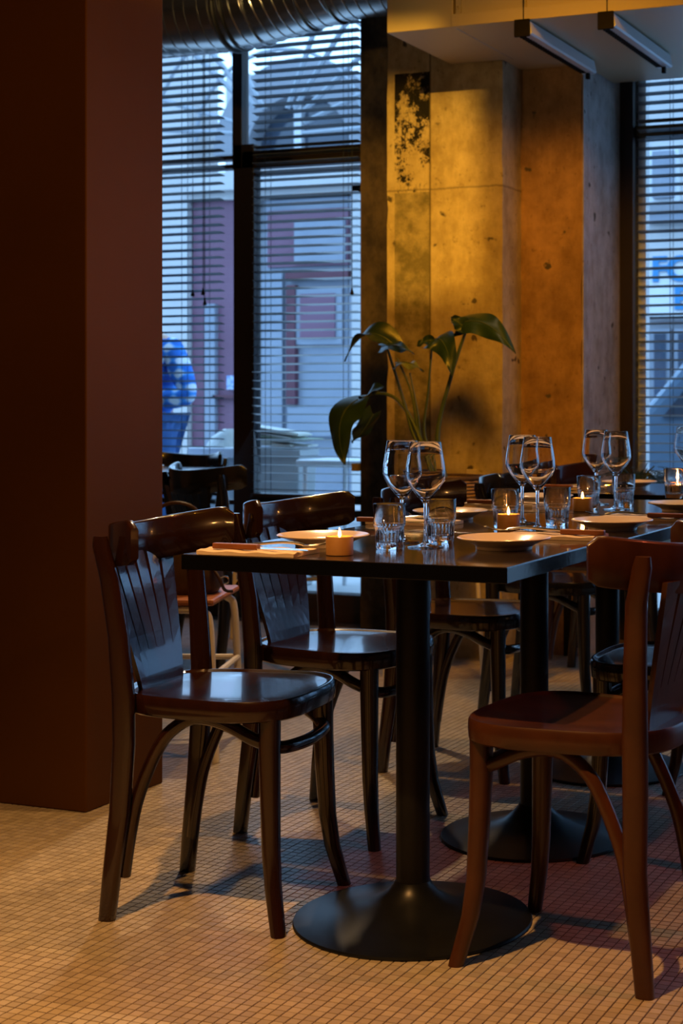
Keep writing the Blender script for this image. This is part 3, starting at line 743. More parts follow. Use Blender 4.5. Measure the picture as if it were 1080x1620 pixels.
# napkin, knife, fork sets
def napkin_mesh():
    m = MB(); vs = []; fs = []; nx, ny = 16, 8
    for lay in range(2):
        for i in range(nx+1):
            for j in range(ny+1):
                x = -.105+.21*i/nx; y = -.055+.11*j/ny
                e = .0012*math.sin(i*1.3+lay)+.0008*math.sin(j*1.9)
                z = [.0002, .0085][lay]+(e if lay else 0)
                if lay and j in (0, ny): z -= .0015
                vs.append((x+(.002*math.sin(j*1.1) if i in (0,nx) else 0), y, z))
    n1 = ny+1; N = (nx+1)*n1
    for i in range(nx):
        for j in range(ny):
            fs.append((i*n1+j, i*n1+j+1, (i+1)*n1+j+1, (i+1)*n1+j)); fs.append((N+i*n1+j, N+(i+1)*n1+j, N+(i+1)*n1+j+1, N+i*n1+j+1))
    for i in range(nx):
        for j in (0, ny): fs.append((i*n1+j, (i+1)*n1+j, N+(i+1)*n1+j, N+i*n1+j))
    for j in range(ny):
        for i in (0, nx): fs.append((i*n1+j, N+i*n1+j, N+i*n1+j+1, i*n1+j+1))
    return m.add(vs, fs, True).mesh('napkin')
nm_ = napkin_mesh(); nm_.materials.append(M['napkin'])
def knife_parts(t):
    MB().box(-.055,-.008,0,.045,.008,.011).build('knife_handle', M['handle'], t, bevel=.002)
    MB().prism([(.045,0),(.050,.012),(.12,.014),(.150,.008),(.158,0)], -.0008, .0008, Matrix.Rotation(R(-82),4,'X')@Matrix.Translation((0,-.003,-.006))).build('knife_blade', M['steel'], t)
def fork_parts(t):
    P_ = [(-.09,0,.004),(-.05,0,.006),(.0,0,.010),(.03,0,.008),(.045,0,.005)]
    MB().tube(smooth_path(P_,4), .0028, 8).build('fork_handle', M['steel'], t)
    m = MB(); m.box(.043,-.010,.003,.058,.010,.005)
    m.build('fork_head', M['steel'], t, bevel=.0008)
    for k in range(4):
        y = -.0085+k*.0057
        MB().tube(smooth_path([(.056,y,.004),(.075,y,.006),(.095,y,.012)],4), [.0013]*8+[.0007], 6).build('tine', M['steel'], t)
kp = empty('knife'); knife_parts(kp); fp = empty('fork'); fork_parts(fp)
sets = [  # napkin centre px, heading, knife px, fork px, words
 ((408,876), 0, (377,869), (445,866), 0, 'on the nearest table, left side in the foreground'),
 ((878,851), 180, (918,846), (834,842), 1, 'on the nearest table, right side beside the big plate'),
 ((655,829), 0, (598,826), (660,824), 1, 'on the second table, left side behind the tumblers'),
 ((1020,822), 180, (1052,819), (985,817), 1, 'on the second table, right side'),
 ((800,800), 0, (768,797), (805,795), 1, 'on the third table, left side'),
 ((905,774), 0, (885,772), (930,770), 1, 'on the farthest table, left side'),
]
fk = True
for (nx_, ny_), h, (kx, ky), (fx, fy), hi, wd in sets:
    q = on(nx_, ny_); o = bpy.data.objects.new('napkin', nm_); C.objects.link(o); o.location = (q.x, q.y, TZ+.0003); o.rotation_euler = (0,0,R(h+random.uniform(-3,3)))
    props(o, f'folded cream napkin {wd}', 'napkin', 'folded napkins')
    for pr, (ax, ay), nm, off in ((kp,(kx,ky),'wooden-handled steak knife',0), (fp,(fx,fy),'steel fork',0)):
        q = on(ax, ay, .01); k_ = pr if fk else copy_tree(pr)
        k_.location = (q.x, q.y, TZ+.0102)
        k_.rotation_euler = (0, 0, R(h+(0 if pr is kp else (18 if h == 0 else 14))))
        props(k_, f'{nm} on the napkin {wd}', 'knife' if pr is kp else 'fork', 'knives on the napkins' if pr is kp else 'forks on the napkins')
    fk = False

# ------------------------------------------------------------------ potted plant on a white stand
PLY = 5.62
pc = Vector((-2.50, 5.60, 0))
st = empty('plant_stand', pc, R(8), 'white steel stand with splayed legs under the rattan planter', 'stand')
for sx in (-1, 1):
    for sy in (-1, 1):
        MB().tube([(sx*.195, sy*.12, 0), (sx*.165, sy*.10, .44)], .0085, 10).build('leg', M['white_metal'], st)
        MB().lathe([(0,0),(.010,0),(.010,.012),(0,.012)], 10, (sx*.195, sy*.12, -.0)).build('rubber_foot', M['black'], st.children[-1]) if False else None
MB().box(-.18,-.13,.44,.18,.13,.458).build('stand_top', M['white_metal'], st, bevel=.005)
pot = empty('rattan_planter', (pc.x+.01, pc.y, .4585), 0, 'woven rattan basket planter with dark rope handles holding the big-leaved plant', 'planter')
m = MB().lathe([(0,0),(.120,0),(.128,.008),(.145,.10),(.150,.20),(.148,.30),(.140,.302),(.140,.27),(0,.268)], 44); m.build('liner', M['basket'], pot)
m = MB()
for k in range(22):
    z = .012+k*.0133; r_ = .130+.022*math.sin(min(1, z/.22)*1.57); n_ = 44
    m.tube([((r_+(.003 if (i+k) % 2 else -.002))*math.cos(2*math.pi*i/n_), (r_+(.003 if (i+k) % 2 else -.002))*math.sin(2*math.pi*i/n_), z) for i in range(n_)], .0058, 5, closed=True)
o = m.build('weave', M['basket'], pot); o['kind'] = 'stuff'
MB().tube([(.151*math.cos(t*math.pi/16), .151*math.sin(t*math.pi/16), .303) for t in range(32)], .010, 8, closed=True).build('rope_rim', M['rope'], pot)
for s_ in (-1, 1):
    MB().tube(smooth_path([(s_*.145,-.04,.28),(s_*.165,-.045,.22),(s_*.175,0,.19),(s_*.165,.045,.22),(s_*.145,.04,.28)],5), .008, 8).build('rope_handle', M['rope'], pot)
MB().lathe([(0,.272),(.138,.270)], 30).build('soil', M['soil'], pot)
plant = empty('potted_plant', (pc.x, pc.y, .735), 0, 'tall green plant with large drooping heart-shaped leaves in front of the concrete pier', 'plant')
base = Vector((pc.x, pc.y, .735))
def pp(px, py, dy=0): return PY(px, py, PLY+dy)-base
def leaf(B, Mi, T, side, width, label=None, mt='leaf', lobe=.16, cup=.25):
    """leaf surface along the quadratic midrib B-Mi-T, side = cross direction"""
    B, Mi, T, side = Vector(B), Vector(Mi), Vector(T), Vector(side).normalized()
    nu, nv = 18, 8; vs = []; fs = []
    Ln = (T-B).length
    for lay in (0, 1):
        for i in range(nu+1):
            u = i/nu; p = (1-u)**2*B+2*u*(1-u)*Mi+u*u*T; d = (2*(1-u)*(Mi-B)+2*u*(T-Mi)).normalized()
            s_ = (side-d*side.dot(d)).normalized(); nrm = d.cross(s_)
            wv = width*(math.sin(math.pi*min(1,(u*.93+.07))**.72)**.85)*(1-.25*u) if u < 1 else 0
            for j in range(nv+1):
                v = -1+2*j/nv
                back = -lobe*Ln*max(0, 1-u*3.2)*abs(v)**1.3*1.1
                wav = .010*math.sin(u*11+v*2)*abs(v)
                vs.append(p+s_*v*wv+nrm*(-cup*wv*abs(v)**1.4+wav-.0012*lay)+d*back)
    n1 = nv+1; N = (nu+1)*n1
    for i in range(nu):
        for j in range(nv):
            fs.append((i*n1+j, (i+1)*n1+j, (i+1)*n1+j+1, i*n1+j+1)); fs.append((N+i*n1+j, N+i*n1+j+1, N+(i+1)*n1+j+1, N+(i+1)*n1+j))
        for j in (0, nv): fs.append((i*n1+j, (i+1)*n1+j, N+(i+1)*n1+j, N+i*n1+j))
    for j in range(nv):
        for i in (0, nu): fs.append((i*n1+j, i*n1+j+1, N+i*n1+j+1, N+i*n1+j))
    o = MB().add(vs, fs, True).build('leaf', M[mt], plant)
    if label: o['label'] = label
    r_ = [(1-u)**2*B+2*u*(1-u)*Mi+u*u*T for u in [k/10 for k in range(11)]]
    MB().tube(r_, [.0035*(1-k/13) for k in range(11)], 6).build('midrib', M['stem'], o)
def stem(pts, r0=.009, r1=.004):
    P_ = smooth_path(pts, 6); n = len(P_)
    MB().tube(P_, [r0+(r1-r0)*k/(n-1) for k in range(n)], 8).build('stem', M['stem'], plant)
b0 = (0, 0, .0)
stem([(-.01,0,0), pp(655,690), pp(640,640), pp(613,553)], .010, .005)
stem([(0,.01,0), pp(664,690), pp(650,620), pp(628,567)], .008, .003)
stem([(-.02,-.01,0), pp(655,672), pp(625,630), pp(590,623), pp(563,640)], .010, .004)
stem([(.0,.02,0), pp(672,690), pp(677,620), pp(683,548)], .007, .0035)
stem([(.02,0,0), pp(692,690), pp(712,600), pp(736,525)], .012, .006)
stem([(0,0,0), pp(668,700), pp(660,650), pp(648,590)], .006, .003)
# leaf 1 upper left: spreads towards the viewer's left, tip hanging
leaf(pp(622,545), pp(575,500,-.02), pp(545,572,-.06), (.25,.9,.5), .062)
leaf(pp(604,548), pp(628,540,-.10), pp(655,560,-.16), (0,.7,.7), .026)
# leaf 2 large hanging, lower left
leaf(pp(566,632), pp(520,655,-.05), pp(546,736,-.08), (.93,-.15,.2), .088, cup=.15)
leaf(pp(590,655), pp(572,690,.02), pp(556,700,.03), (.8,.3,.5), .045)
leaf(pp(597,618), pp(580,622,.04), pp(566,640,.05), (.7,.3,.6), .04)
# leaf 3 small pale
leaf(pp(628,575), pp(648,568), pp(670,588,-.03), (.2,.9,.35), .032, 'small pale olive leaf', 'leaf_pale')
# leaf 4 dark centre
leaf(pp(684,540), pp(704,520,-.03), pp(716,596,-.05), (.85,.2,.45), .062, cup=.1)
leaf(pp(684,540), pp(672,536,-.02), pp(660,548,-.03), (.2,.4,.85), .022)
# leaf 5 upper right
leaf(pp(728,512), pp(770,492,-.02), pp(816,560,-.07), (.3,.55,.85), .060)
leaf(pp(737,520), pp(722,508,-.02), pp(713,502,-.02), (.5,.5,.6), .034)

# wall socket and sill block
q = PY(747, 753, PIER_Y)
so = empty('wall_socket', (q.x, PIER_Y-.001, q.z), 0, 'cream plastic wall socket on the concrete pier behind the planter', 'socket')
MB().box(-.022,-.014,-.028,.022,0,.028).build('socket_body', M['cream_plastic'], so, bevel=.003)
MB().box(-.015,-.016,-.004,.015,-.013,.010).build('socket_face', M['cream_plastic'], so, bevel=.001)
q = PY(564, 739, 6.52)
props(MB().box(q.x-.018, 6.50, q.z-.018, q.x+.018, 6.56, q.z+.018).build('cable_box', M['mustard'], bevel=.003), 'small mustard box on the edge of the concrete pier beside the window', 'cable box')

# greenery at the far end of the table row
gr = empty('table_greenery', (PY(1008,770,6.3).x, 6.3, .60), 0, 'low dark green bushy plant behind the farthest table', 'plant')
gp = MB().lathe([(0,0),(.06,0),(.075,.12),(.07,.12),(.06,.10),(0,.10)], 24).build('pot', M['basket'], gr)
ped = MB().box(-.17,-.12,-.60,.17,.12,-.001)
gx = gr.location.x
cons = MB().box(gx-.30, 5.56, .55, gx+.55, 5.80, .60)
for (xx, yy) in ((gx-.27,5.59),(gx-.27,5.77),(gx+.52,5.59),(gx+.52,5.77)): pass
sb = empty('console_shelf', (gx+.12, 6.3, 0), 0, 'low dark console shelf under the greenery beyond the tables', 'shelf')
MB().box(-.40,-.13,.57,.45,.13,.599).build('shelf_board', M['table'], sb, bevel=.002)
for xx in (-.39, .42):
    for yy in (-.10, .10):
        MB().cbox(xx, yy, .285, .03, .03, .57).build('leg', M['black'], sb)
gr.location = (gx, 6.3, .5995)
for k in range(46):
    an = random.uniform(0, 2*math.pi); el = random.uniform(.0, .9); Lk = random.uniform(.10, .21)
    p0 = Vector((0,0,.10)); p2 = Vector((math.cos(an)*math.cos(el)*Lk*1.25, math.sin(an)*math.cos(el)*Lk, .10+math.sin(el)*Lk*.75-.01)); p1 = (p0+p2)/2+Vector((0,0,.05))
    d = (p2-p1).normalized(); sd = d.cross(Vector((0,0,1))).normalized()*.013
    pth = [p0, (p0+p1)/2+Vector((0,0,.01)), p1]
    m = MB(); m.tube(pth, .0016, 5)
    for tt in (.5, .75, 1):
        c_ = p1.lerp(p2, tt-.3)
        for s_ in (-1, 1):
            e_ = c_+d*.03+sd*s_*2.2
            m.add([c_, c_+(e_-c_)*.5+d*.008, e_, c_+(e_-c_)*.5-d*.008, c_+(e_-c_)*.5+Vector((0,0,-.002))], [(0,1,2,3),(0,4,1),(1,4,2),(2,4,3),(3,4,0)])
    m.build('leafy_sprig', M['leaf'], gr)

# ------------------------------------------------------------------ white tubular chairs
def tube_chair(x, y, h, label, seat='orange_seat', back=True):
    t = empty('tubular_chair', (x, y, 0), R(h), label, 'chair')
    r_ = .0115
    for s_ in (-1, 1):
        MB().tube(smooth_path([(-.20,s_*.19,0),(-.19,s_*.18,.22),(-.185,s_*.175,.40),(-.16,s_*.175,.438),(-.10,s_*.175,.445),(.12,s_*.175,.445),(.165,s_*.175,.438),(.185,s_*.178,.40),(.195,s_*.185,.2),(.205,s_*.19,0)],4), r_, 10).build('side_frame', M['white_metal'], t)
        MB().tube([(-.192,s_*.18,.25),(.192,s_*.182,.25)], .009, 8).build('rung', M['white_metal'], t)
        if back: MB().tube(smooth_path([(-.18,s_*.16,.44),(-.19,s_*.16,.6),(-.225,s_*.16,.80)],4), r_, 10).build('back_tube', M['white_metal'], t)
    MB().tube([(.195,-.183,.25),(.195,.183,.25)], .009, 8).build('rung', M['white_metal'], t)
    MB().tube([(-.190,-.18,.25),(-.190,.18,.25)], .009, 8).build('rung', M['white_metal'], t)
    MB().box(-.20,-.19,.457,.20,.19,.477).build('seat', M[seat], t, bevel=.009)
    if back: MB().box(-.235,-.17,.66,-.215,.17,.80).build('backrest', M[seat], t, bevel=.006)
    return t
tube_chair(-2.765, 4.10, 20, 'white tubular steel chair with an orange-brown seat beside the brown pillar')
tube_chair(-3.72, 6.38, 40, 'white tubular stool in front of the left window', 'white_metal', False)
bag = empty('handbag', (-2.71, 4.10, .4775), R(25), 'dark brown leather bag lying on the orange-brown seat', 'bag')
vs = []
MB().hloft([(0,0,.0,.12,.075),(0,0,.02,.135,.085),(.005,0,.09,.13,.08),(.0,0,.15,.11,.055),(0,0,.185,.095,.03),(0,0,.192,.08,.015)], 28, 3.2).build('bag_body', M['leather'], bag)
MB().tube(smooth_path([(-.07,0,.18),(-.06,-.02,.25),(0,-.03,.275),(.06,-.02,.25),(.07,0,.18)],5), .006, 8).build('bag_handle', M['leather'], bag)
MB().tube(smooth_path([(.10,-.06,.10),(.135,-.08,.05),(.15,-.07,.015),(.17,-.05,.008)],5), .005, 8).build('strap', M['leather'], bag)
MB().tube([(.150+.014*math.cos(t*.785),-.078,.045+.012*math.sin(t*.785)) for t in range(8)], .0025, 6, closed=True).build('buckle', M['steel'], bag)

# ------------------------------------------------------------------ outside
props(MB().box(-14, 7.0, -.15, 10, 11.0, -.02).build('pavement', M['pavement']), 'pale pavement strip outside the windows', 'pavement', kind='structure')
props(MB().box(-14, 11.0, -.2, 10, 13, -.06).build('street', M['asphalt']), 'grey street beyond the pavement', 'street', kind='structure')
FY = 13.0
fx_ = lambda px: PY(px, 500, FY).x
fz_ = lambda px, y: PY(px, y, FY).z
fac = empty('facade_building', (fx_(470), FY, 0), 0, 'pale stone building with an arched doorway across the street', 'building')
def fbox(name, mt, x0, x1, z0, z1, y0, y1, par=fac, label=None):
    o = MB().box(x0-fac.location.x, y0, z0, x1-fac.location.x, y1, z1).build(name, M[mt], par)
    if label: o['label'] = label
    return o
Xa, Xb = fx_(285), fx_(700)
zc = fz_(470, 275)          # cornice
ac = fx_(462); za = fz_(462, 235); ro = .92; ri = .55
# lower wall of the portal
fbox('wall', 'stone', fx_(150), fx_(292), -.1, zc+1.6, .05, .6)
fbox('wall', 'stone_grey', fx_(292), Xb, -.1, zc, .25, .8)
fbox('cornice', 'stone', fx_(292), Xb, zc-.12, zc+.05, -.05, .3)
fbox('cornice', 'stone', fx_(292), Xb, fz_(470,300)-.05, fz_(470,300)+.05, .05, .3)
# arch
m = MB(); n_ = 24; poly = []
for k in range(n_+1):
    t_ = math.pi*k/n_; poly.append((ac-fac.location.x+ro*math.cos(t_), za+ro*math.sin(t_)*.95))
inner = [(ac-fac.location.x+ri*math.cos(math.pi*k/n_), za+ri*math.sin(math.pi*k/n_)*.95) for k in range(n_+1)][::-1]
for k in range(n_):
    a0, a1 = poly[k], poly[k+1]; i0, i1 = inner[n_-k], inner[n_-k-1]
    MB().prism([a0, a1, i1, i0], .1, .5).build('voussoir', M['stone_grey'], fac)
MB().prism(inner, .35, .40).build('arched_window', M['darkglass'], fac)
fbox('glazing_bar', 'white', ac-.14, ac-.06, za, za+ri*.9, .28, .36)
fbox('glazing_bar', 'white', ac+ri-.02, ac+ri+.06, za-.1, za+.45, .2, .36)
fbox('wall', 'stone_grey', fx_(330), ac-ri, zc, za+.25, .3, .7)
fbox('wall', 'stone_grey', ac-ri, ac+ro, zc, za, .2, .6)
fbox('wall', 'stone', fx_(345), fx_(372), zc, fz_(350,110), .14, .62)
# doors: oxblood leaves with pale panels
fbox('door_leaf', 'reddoor', fx_(293), fx_(372), -.1, fz_(330,315), .12, .25)
fbox('door_leaf', 'lightdoor', fx_(408), fx_(552), -.1, fz_(470,312), .12, .25)
fbox('door_pilaster', 'lightdoor', fx_(318), fx_(334), -.1, fz_(330,480), .06, .12)
fbox('door_pilaster', 'stone', fx_(552), fx_(620), -.1, zc, .05, .25)
fbox('door_panel', 'reddoor', fx_(415), fx_(545), fz_(470,420), fz_(470,330), .09, .12)
fbox('door_panel', 'lightdoor', fx_(460), fx_(540), fz_(470,415), fz_(470,350), .06, .10)
fbox('door_panel', 'lightdoor', fx_(408), fx_(440), -.1, fz_(470,425), .07, .12)
fbox('door_moulding', 'reddark', fx_(448), fx_(548), fz_(470,442), fz_(470,428), .03, .12)
fbox('door_panel', 'lightdoor', fx_(460), fx_(535), fz_(470,545), fz_(470,455), .07, .12)
fbox('door_panel', 'reddoor', fx_(470), fx_(525), fz_(470,535), fz_(470,465), .05, .12)
fbox('door_moulding', 'reddark', fx_(448), fx_(462), fz_(470,640), fz_(470,450), .05, .12)
fbox('door_panel', 'lightdoor', fx_(450), fx_(548), fz_(470,690), fz_(470,645), .05, .12)
fbox('door_step', 'reddark', fx_(330), fx_(372), fz_(350,630), fz_(350,625), .06, .12)
fbox('door_notice', 'fabric_sign', fx_(351), fx_(371), fz_(360,616), fz_(360,594), .08, .12, label='small blue and white notice on the red door')
# iron lattice canopy bars against the sky
can = empty('street_canopy', (fx_(450), FY-2.2, 0), 0, 'fan of thin grey canopy bars against the sky above the street', 'canopy')
hub = PY(440, 215, FY-2.2)
for px, py in ((250,30),(262,160),(250,205),(300,40),(350,50),(500,40),(545,40),(600,60),(610,130),(600,200)):
    e = PY(px, py, FY-2.2); d = (e-hub)
    a_ = hub+d*.25; b_ = hub+d*1.6
    MB().tube([a_-can.location, b_-can.location], .022, 6).build('canopy_bar', M['iron_grey'], can)
for rr in (.75, 1.15, 1.55):
    pts = [hub+Vector((rr*math.cos(math.pi*k/16), .0, rr*.9*math.sin(math.pi*k/16)))-can.location for k in range(17)]
    MB().tube(pts, .016, 6).build('canopy_ring', M['iron_grey'], can)
# right-hand building
rb = empty('shop_building', (PY(1050,500,FY).x+1.2, FY, 0), 0, 'pale shop building with blue lettering seen through the right window', 'building')
ox = rb.location.x
rbox = lambda name, mt, x0, x1, z0, z1, y0, y1: MB().box(x0-ox, y0, z0, x1-ox, y1, z1).build(name, M[mt], rb)
rx = lambda px: PY(px, 500, FY).x; rz = lambda y: PY(1050, y, FY).z
rbox('wall', 'stone', rx(985), 8, rz(500), 5.2, .1, .6)
rbox('ledge', 'stone_grey', rx(1022), 8, rz(335), rz(320), -.05, .2)
rbox('ledge', 'lightdoor', rx(1022), 8, rz(350), rz(338), -.02, .2)
rbox('window', 'white', rx(1024), rx(1070), rz(318), rz(232), .05, .2)
rbox('pane', 'lightdoor', rx(1031), rx(1064), rz(312), rz(238), .0, .06)
rbox('sign_band', 'white', rx(1022), 8, rz(500), rz(408), .0, .12)
rbox('shop_front', 'stone_grey', rx(985), 8, -.1, rz(505), .1, .5)
for k, (pa, pb) in enumerate(((1026,1058),(1064,1096),(1102,1135))):
    f_ = rbox('shop_window', 'lightdoor', rx(pa), rx(pb), .2, rz(520), .04, .12)
    MB().box(rx(pa)-ox+.04, .02, .3, rx(pb)-ox-.04, .05, rz(528)).build('pane', M['darkglass'], f_)
def letter(txt, px, py, size):
    c_ = bpy.data.curves.new('lettering', 'FONT'); c_.body = txt; c_.size = size; c_.extrude = .006; c_.offset = .012
    o = bpy.data.objects.new('lettering', c_); C.objects.link(o); c_.materials.append(M['bluetext'])
    me_ = bpy.data.meshes.new_from_object(o); bpy.data.objects.remove(o); o = link_mesh('lettering', me_, M['bluetext'])
    p = PY(px, py, FY); o.parent = rb; o.location = (p.x-ox, -.012, p.z); o.rotation_euler = (R(90), 0, 0)
letter('FC', 1031, 444, .285)
letter('E', 1066, 488, .26)
# parked car
def car(loc, rz_, label, mt):
    t = empty('parked_car', loc, rz_, label, 'car')
    prof = [(-2.0,.32),(-2.05,.62),(-1.95,.86),(-1.5,.95),(-1.15,1.36),(-.9,1.45),(.35,1.45),(.75,1.36),(1.15,.98),(1.85,.86),(2.02,.62),(2.0,.32)]
    MB().prism(prof, -.80, .80).build('body', M[mt], t, bevel=.07, seg=3)
    for s_ in (-1, 1):
        MB().prism([(-1.30,.98),(-1.02,1.32),(-.12,1.36),(-.12,.98)], s_*.795, s_*.815).build('side_window', M['darkglass'], t)
        MB().prism([(-.04,.98),(-.04,1.36),(.40,1.36),(.72,1.28),(1.0,.98)], s_*.795, s_*.815).build('side_window', M['darkglass'], t)
        MB().box(-1.9,s_*.805-.008,.60,1.9,s_*.805+.008,.66).build('side_trim', M['white'], t)
        MB().box(.82,s_*.90-.09,.95,1.0,s_*.90+.07,1.06).build('wing_mirror', M[mt], t, bevel=.03)
        for x in (-1.25, 1.3):
            wv = MB().lathe([(0,-.1),(.24,-.1),(.31,-.09),(.32,-.05),(.32,.05),(.31,.09),(.24,.1),(0,.1)], 28).build('wheel', M['rubber'], t)
            wv.matrix_local = Matrix.Translation((x, s_*.76, .32)) @ Matrix.Rotation(R(90), 4, 'X')
            hb = MB().lathe([(0,.105),(.19,.112),(.20,.10)], 20).build('hubcap', M['steel'], wv)
    MB().box(-2.07,-.6,.62,-2.02,-.35,.74).build('lamp', M['white'], t, bevel=.01)
    MB().box(-2.07,.35,.62,-2.02,.6,.74).build('lamp', M['white'], t, bevel=.01)
    return t
car((-1.35, 10.0, -.02), 0, 'blue-grey car parked across the street outside the right window', 'carpaint')
car((-1.35, 9.6, -.10) if False else (-7.6, 10.6, -.10), 0, 'white car parked far to the left along the street', 'white') if False else None

# bin with newspapers, white terrace table
bnp = PY(455, 745, 8.1)
bn = empty('paper_bin', (bnp.x-.02, 8.1, -.02), R(4), 'pale grey bin overflowing with newspapers outside the left window', 'bin')
MB().prism([(-.125,0),(.125,0),(.15,.78),(-.15,.78)], -.12, .12).build('bin_body', M['binbox'], bn, bevel=.01)
MB().box(-.16,-.13,.76,.16,.13,.80).build('bin_rim', M['binbox'], bn, bevel=.006)
for k in range(9):
    z = .805+k*.0125; M_ = Matrix.Translation((random.uniform(-.06,.05)-(.05 if k > 4 else 0), 0, z)) @ Euler((0, R(random.uniform(-5,6)+(4 if k > 4 else 0)), R(random.uniform(-12,12)))).to_matrix().to_4x4()
    MB().box(-.16-.02*(k > 5),-.11,0,.15,.11,.009, M_).build('newspaper', M['paper_green' if k in (4,5) else 'paper'], bn)
b2 = PY(345, 716, 8.2)
bx2 = empty('terrace_crate', (b2.x, 8.25, -.02), 0, 'pale low crate with crumpled paper outside, left of the window mullion', 'crate')
MB().box(-.14,-.12,0,.16,.12,.74).build('crate_body', M['binbox'], bx2, bevel=.008)
MB().box(-.16,-.14,.74,.18,.14,.80).build('crate_lid', M['white'], bx2, bevel=.006)
m = MB(); m.hloft([(0,0,.80,.12,.09),(.02,0,.86,.10,.07),(.05,0,.91,.04,.03)], 9, 1.4).build('crumpled_paper', M['paper'], bx2)
tw = PY(545, 728, 8.0)
tt_ = empty('terrace_table', (tw.x+.12, 8.0, -.02), 0, 'white terrace table outside the left window beside the pier', 'table')
MB().box(-.28,-.28,tw.z-.01,.28,.28,tw.z+.03).build('table_top', M['white'], tt_, bevel=.008)
for sx in (-1,1):
    for sy in (-1,1): MB().tube([(sx*.25,sy*.25,0),(sx*.24,sy*.24,tw.z)], .015, 8).build('leg', M['white'], tt_)
tt_.location.z = -.02

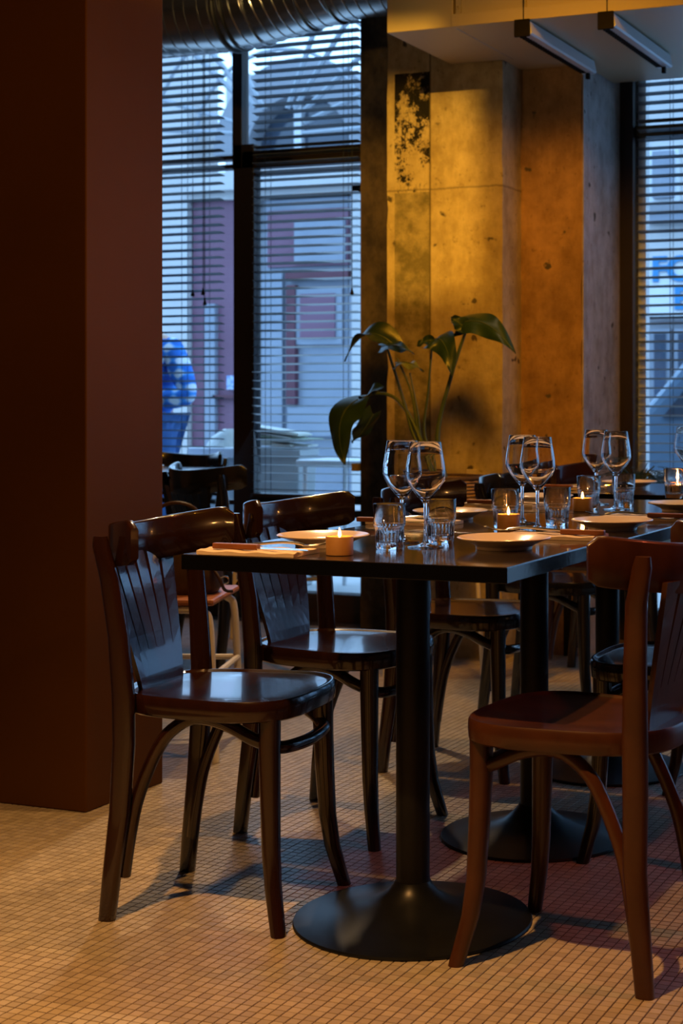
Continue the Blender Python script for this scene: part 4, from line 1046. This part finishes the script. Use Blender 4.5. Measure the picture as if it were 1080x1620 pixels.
# ------------------------------------------------------------------ person outside, seen through the left blind
def person():
    px_ = PY(233, 600, 7.75).x
    t = empty('person', (px_, 7.75, -.02), 0, 'person in a blue checked shirt and jeans standing outside the left window', 'person')
    # joints: (x, y, z, r)
    J = {'pelvis':(0,0,.95,.145),'spine':(.0,0,1.15,.140),'chest':(.02,0,1.32,.150),'neck':(.02,0,1.47,.058),'head0':(-.035,-.01,1.56,.072),'head1':(-.07,-.01,1.67,.070),
         'shR':(.17,0,1.385,.072),'elR':(.30,-.02,1.10,.050),'wrR':(.13,-.17,1.08,.032),'shL':(-.15,0,1.385,.072),'elL':(-.24,-.03,1.12,.050),'wrL':(-.12,-.22,1.14,.032),
         'hipR':(.09,0,.90,.098),'knR':(.11,-.02,.50,.065),'anR':(.115,.02,.10,.042),'hipL':(-.09,0,.90,.098),'knL':(-.10,-.04,.50,.065),'anL':(-.11,.0,.10,.042)}
    def skin(name, names, edges, mt, root, sub=2, grow=0):
        me = bpy.data.meshes.new(name); me.from_pydata([J[n][:3] for n in names], [(names.index(a), names.index(b)) for a, b in edges], [])
        o = link_mesh(name, me, M[mt], t); md = o.modifiers.new('skin', 'SKIN'); md.use_smooth_shade = True
        for i, n in enumerate(names):
            r_ = J[n][3]+grow; me.skin_vertices[0].data[i].radius = (r_, r_*.82)
            me.skin_vertices[0].data[i].use_root = (n == root)
        sb_ = o.modifiers.new('subd', 'SUBSURF'); sb_.levels = sub; sb_.render_levels = sub
        return o
    J.update({'haR':(.10,-.22,1.075,.030),'haL':(-.10,-.27,1.15,.030)})
    body = skin('body', list(J), [('pelvis','spine'),('spine','chest'),('chest','neck'),('neck','head0'),('head0','head1'),('chest','shR'),('shR','elR'),('elR','wrR'),('chest','shL'),('shL','elL'),('elL','wrL'),
        ('pelvis','hipR'),('hipR','knR'),('knR','anR'),('pelvis','hipL'),('hipL','knL'),('knL','anL'),('wrR','haR'),('wrL','haL')], 'skin', 'pelvis')
    s_ = ['pelvis','spine','chest','shR','elR','shL','elL']
    J['cuR'] = (.165,-.13,1.085,.040); J['cuL'] = (-.15,-.17,1.135,.040)
    skin('shirt', s_+['cuR','cuL'], [('pelvis','spine'),('spine','chest'),('chest','shR'),('shR','elR'),('elR','cuR'),('chest','shL'),('shL','elL'),('elL','cuL')], 'plaid', 'spine', 2, .022)
    J['pelv2'] = (0,0,.93,.15)
    skin('jeans', ['pelv2','hipR','knR','anR','hipL','knL','anL'], [('pelv2','hipR'),('hipR','knR'),('knR','anR'),('pelv2','hipL'),('hipL','knL'),('knL','anL')], 'jeans', 'pelv2', 2, .016)
    MB().lathe([(0,.115),(.045,.108),(.078,.075),(.092,.03),(.090,-.01),(.080,-.05),(.060,-.07)], 20, (-.068,.012,1.65)).build('hair', M['hair'], t)
    MB().hloft([(-.06,-.098,1.60,.004,.004),(-.06,-.105,1.605,.012,.012),(-.06,-.095,1.65,.006,.008)], 8).build('nose', M['skin'], t)
    for e_ in (-.09, -.03): MB().lathe([(0,.007),(.009,0),(0,-.007)], 10, (e_,-.078,1.645)).build('eye', M['white'], t)
    for e_ in (-.14, .015): MB().hloft([(e_,0,1.60,.008,.012),(e_,0,1.63,.011,.020),(e_,0,1.66,.007,.014)], 8).build('ear', M['skin'], t)
    MB().box(-.08,-.092,1.575,-.03,-.086,1.583).build('mouth', M['reddoor'], t)
    for s2 in (-1, 1):
        hx, hy, hz = (.10,-.22,1.075) if s2 > 0 else (-.10,-.27,1.15)
        for k in range(4):
            a_ = Vector((hx-.03+k*.017, hy-.01, hz)); L_ = (.060,.070,.066,.052)[k]
            MB().tube([a_, a_+Vector((0,-L_*.5,.004)), a_+Vector((0,-L_*.85,-.016)), a_+Vector((0,-L_,-.034))], [.0085,.008,.0075,.006], 7).build('finger', M['skin'], t)
        MB().tube([Vector((hx-s2*.03,hy+.02,hz)), Vector((hx-s2*.055,hy-.01,hz+.012)), Vector((hx-s2*.058,hy-.035,hz+.008))], [.010,.009,.007], 7).build('thumb', M['skin'], t)
        MB().hloft([(s2*.115,-.05,0,.045,.125),(s2*.115,-.05,.03,.046,.127),(s2*.115,-.03,.07,.042,.09),(s2*.115,.015,.10,.042,.045)], 16, 2.6).build('shoe', M['shoe'], t)
    return t
person()

# unseen plates added in front of the wall spot to shape its light
A = PY(731, -260, PIER_Y); Bp = PY(768, 560, PIER_Y); A2 = PY(1100, -260, PIER_Y); B2 = PY(1150, 560, PIER_Y)
def along(p, f): return WALL_LAMP+(p-WALL_LAMP)*f
ws_ = empty('ceiling_spotlight', WALL_LAMP, 0, 'small black ceiling spotlight with added light-blocking plates above the tables', 'light')
f_ = .05; fr_ = [along(p, f_)-WALL_LAMP for p in (A, A2, B2, Bp)]
dd = (PY(700,300,PIER_Y)-WALL_LAMP).normalized()*.0015
MB().add(fr_+[p+dd for p in fr_], [(0,1,2,3),(7,6,5,4),(0,4,5,1),(1,5,6,2),(2,6,7,3),(3,7,4,0)]).build('light_blocker', M['black'], ws_)
lo = [PY(-200, 470, PIER_Y), PY(1300, 470, PIER_Y), PY(1300, 2400, PIER_Y), PY(-200, 2400, PIER_Y)]
up = [PY(-300, 150, PIER_Y), PY(760, 138, PIER_Y), PY(760, -260, PIER_Y), PY(-300, -260, PIER_Y)]
fr3 = [along(p, f_*.90)-WALL_LAMP for p in up]
MB().add(fr3+[p+dd for p in fr3], [(0,1,2,3),(7,6,5,4),(0,4,5,1),(1,5,6,2),(2,6,7,3),(3,7,4,0)]).build('light_blocker', M['black'], ws_)
fr2 = [along(p, f_*.94)-WALL_LAMP for p in lo]
MB().add(fr2+[p+dd for p in fr2], [(0,1,2,3),(7,6,5,4),(0,4,5,1),(1,5,6,2),(2,6,7,3),(3,7,4,0)]).build('light_blocker', M['black'], ws_)
MB().tube([Vector((0,-.03,.05)), Vector((0,-.03,H_C-WALL_LAMP.z))], .008, 8).build('spot_stem', M['black'], ws_)
MB().lathe([(.0,.06),(.04,.06),(.045,.05),(.045,.012),(.042,.012),(.042,.05),(0,.055)], 20).build('spot_housing', M['black'], ws_)
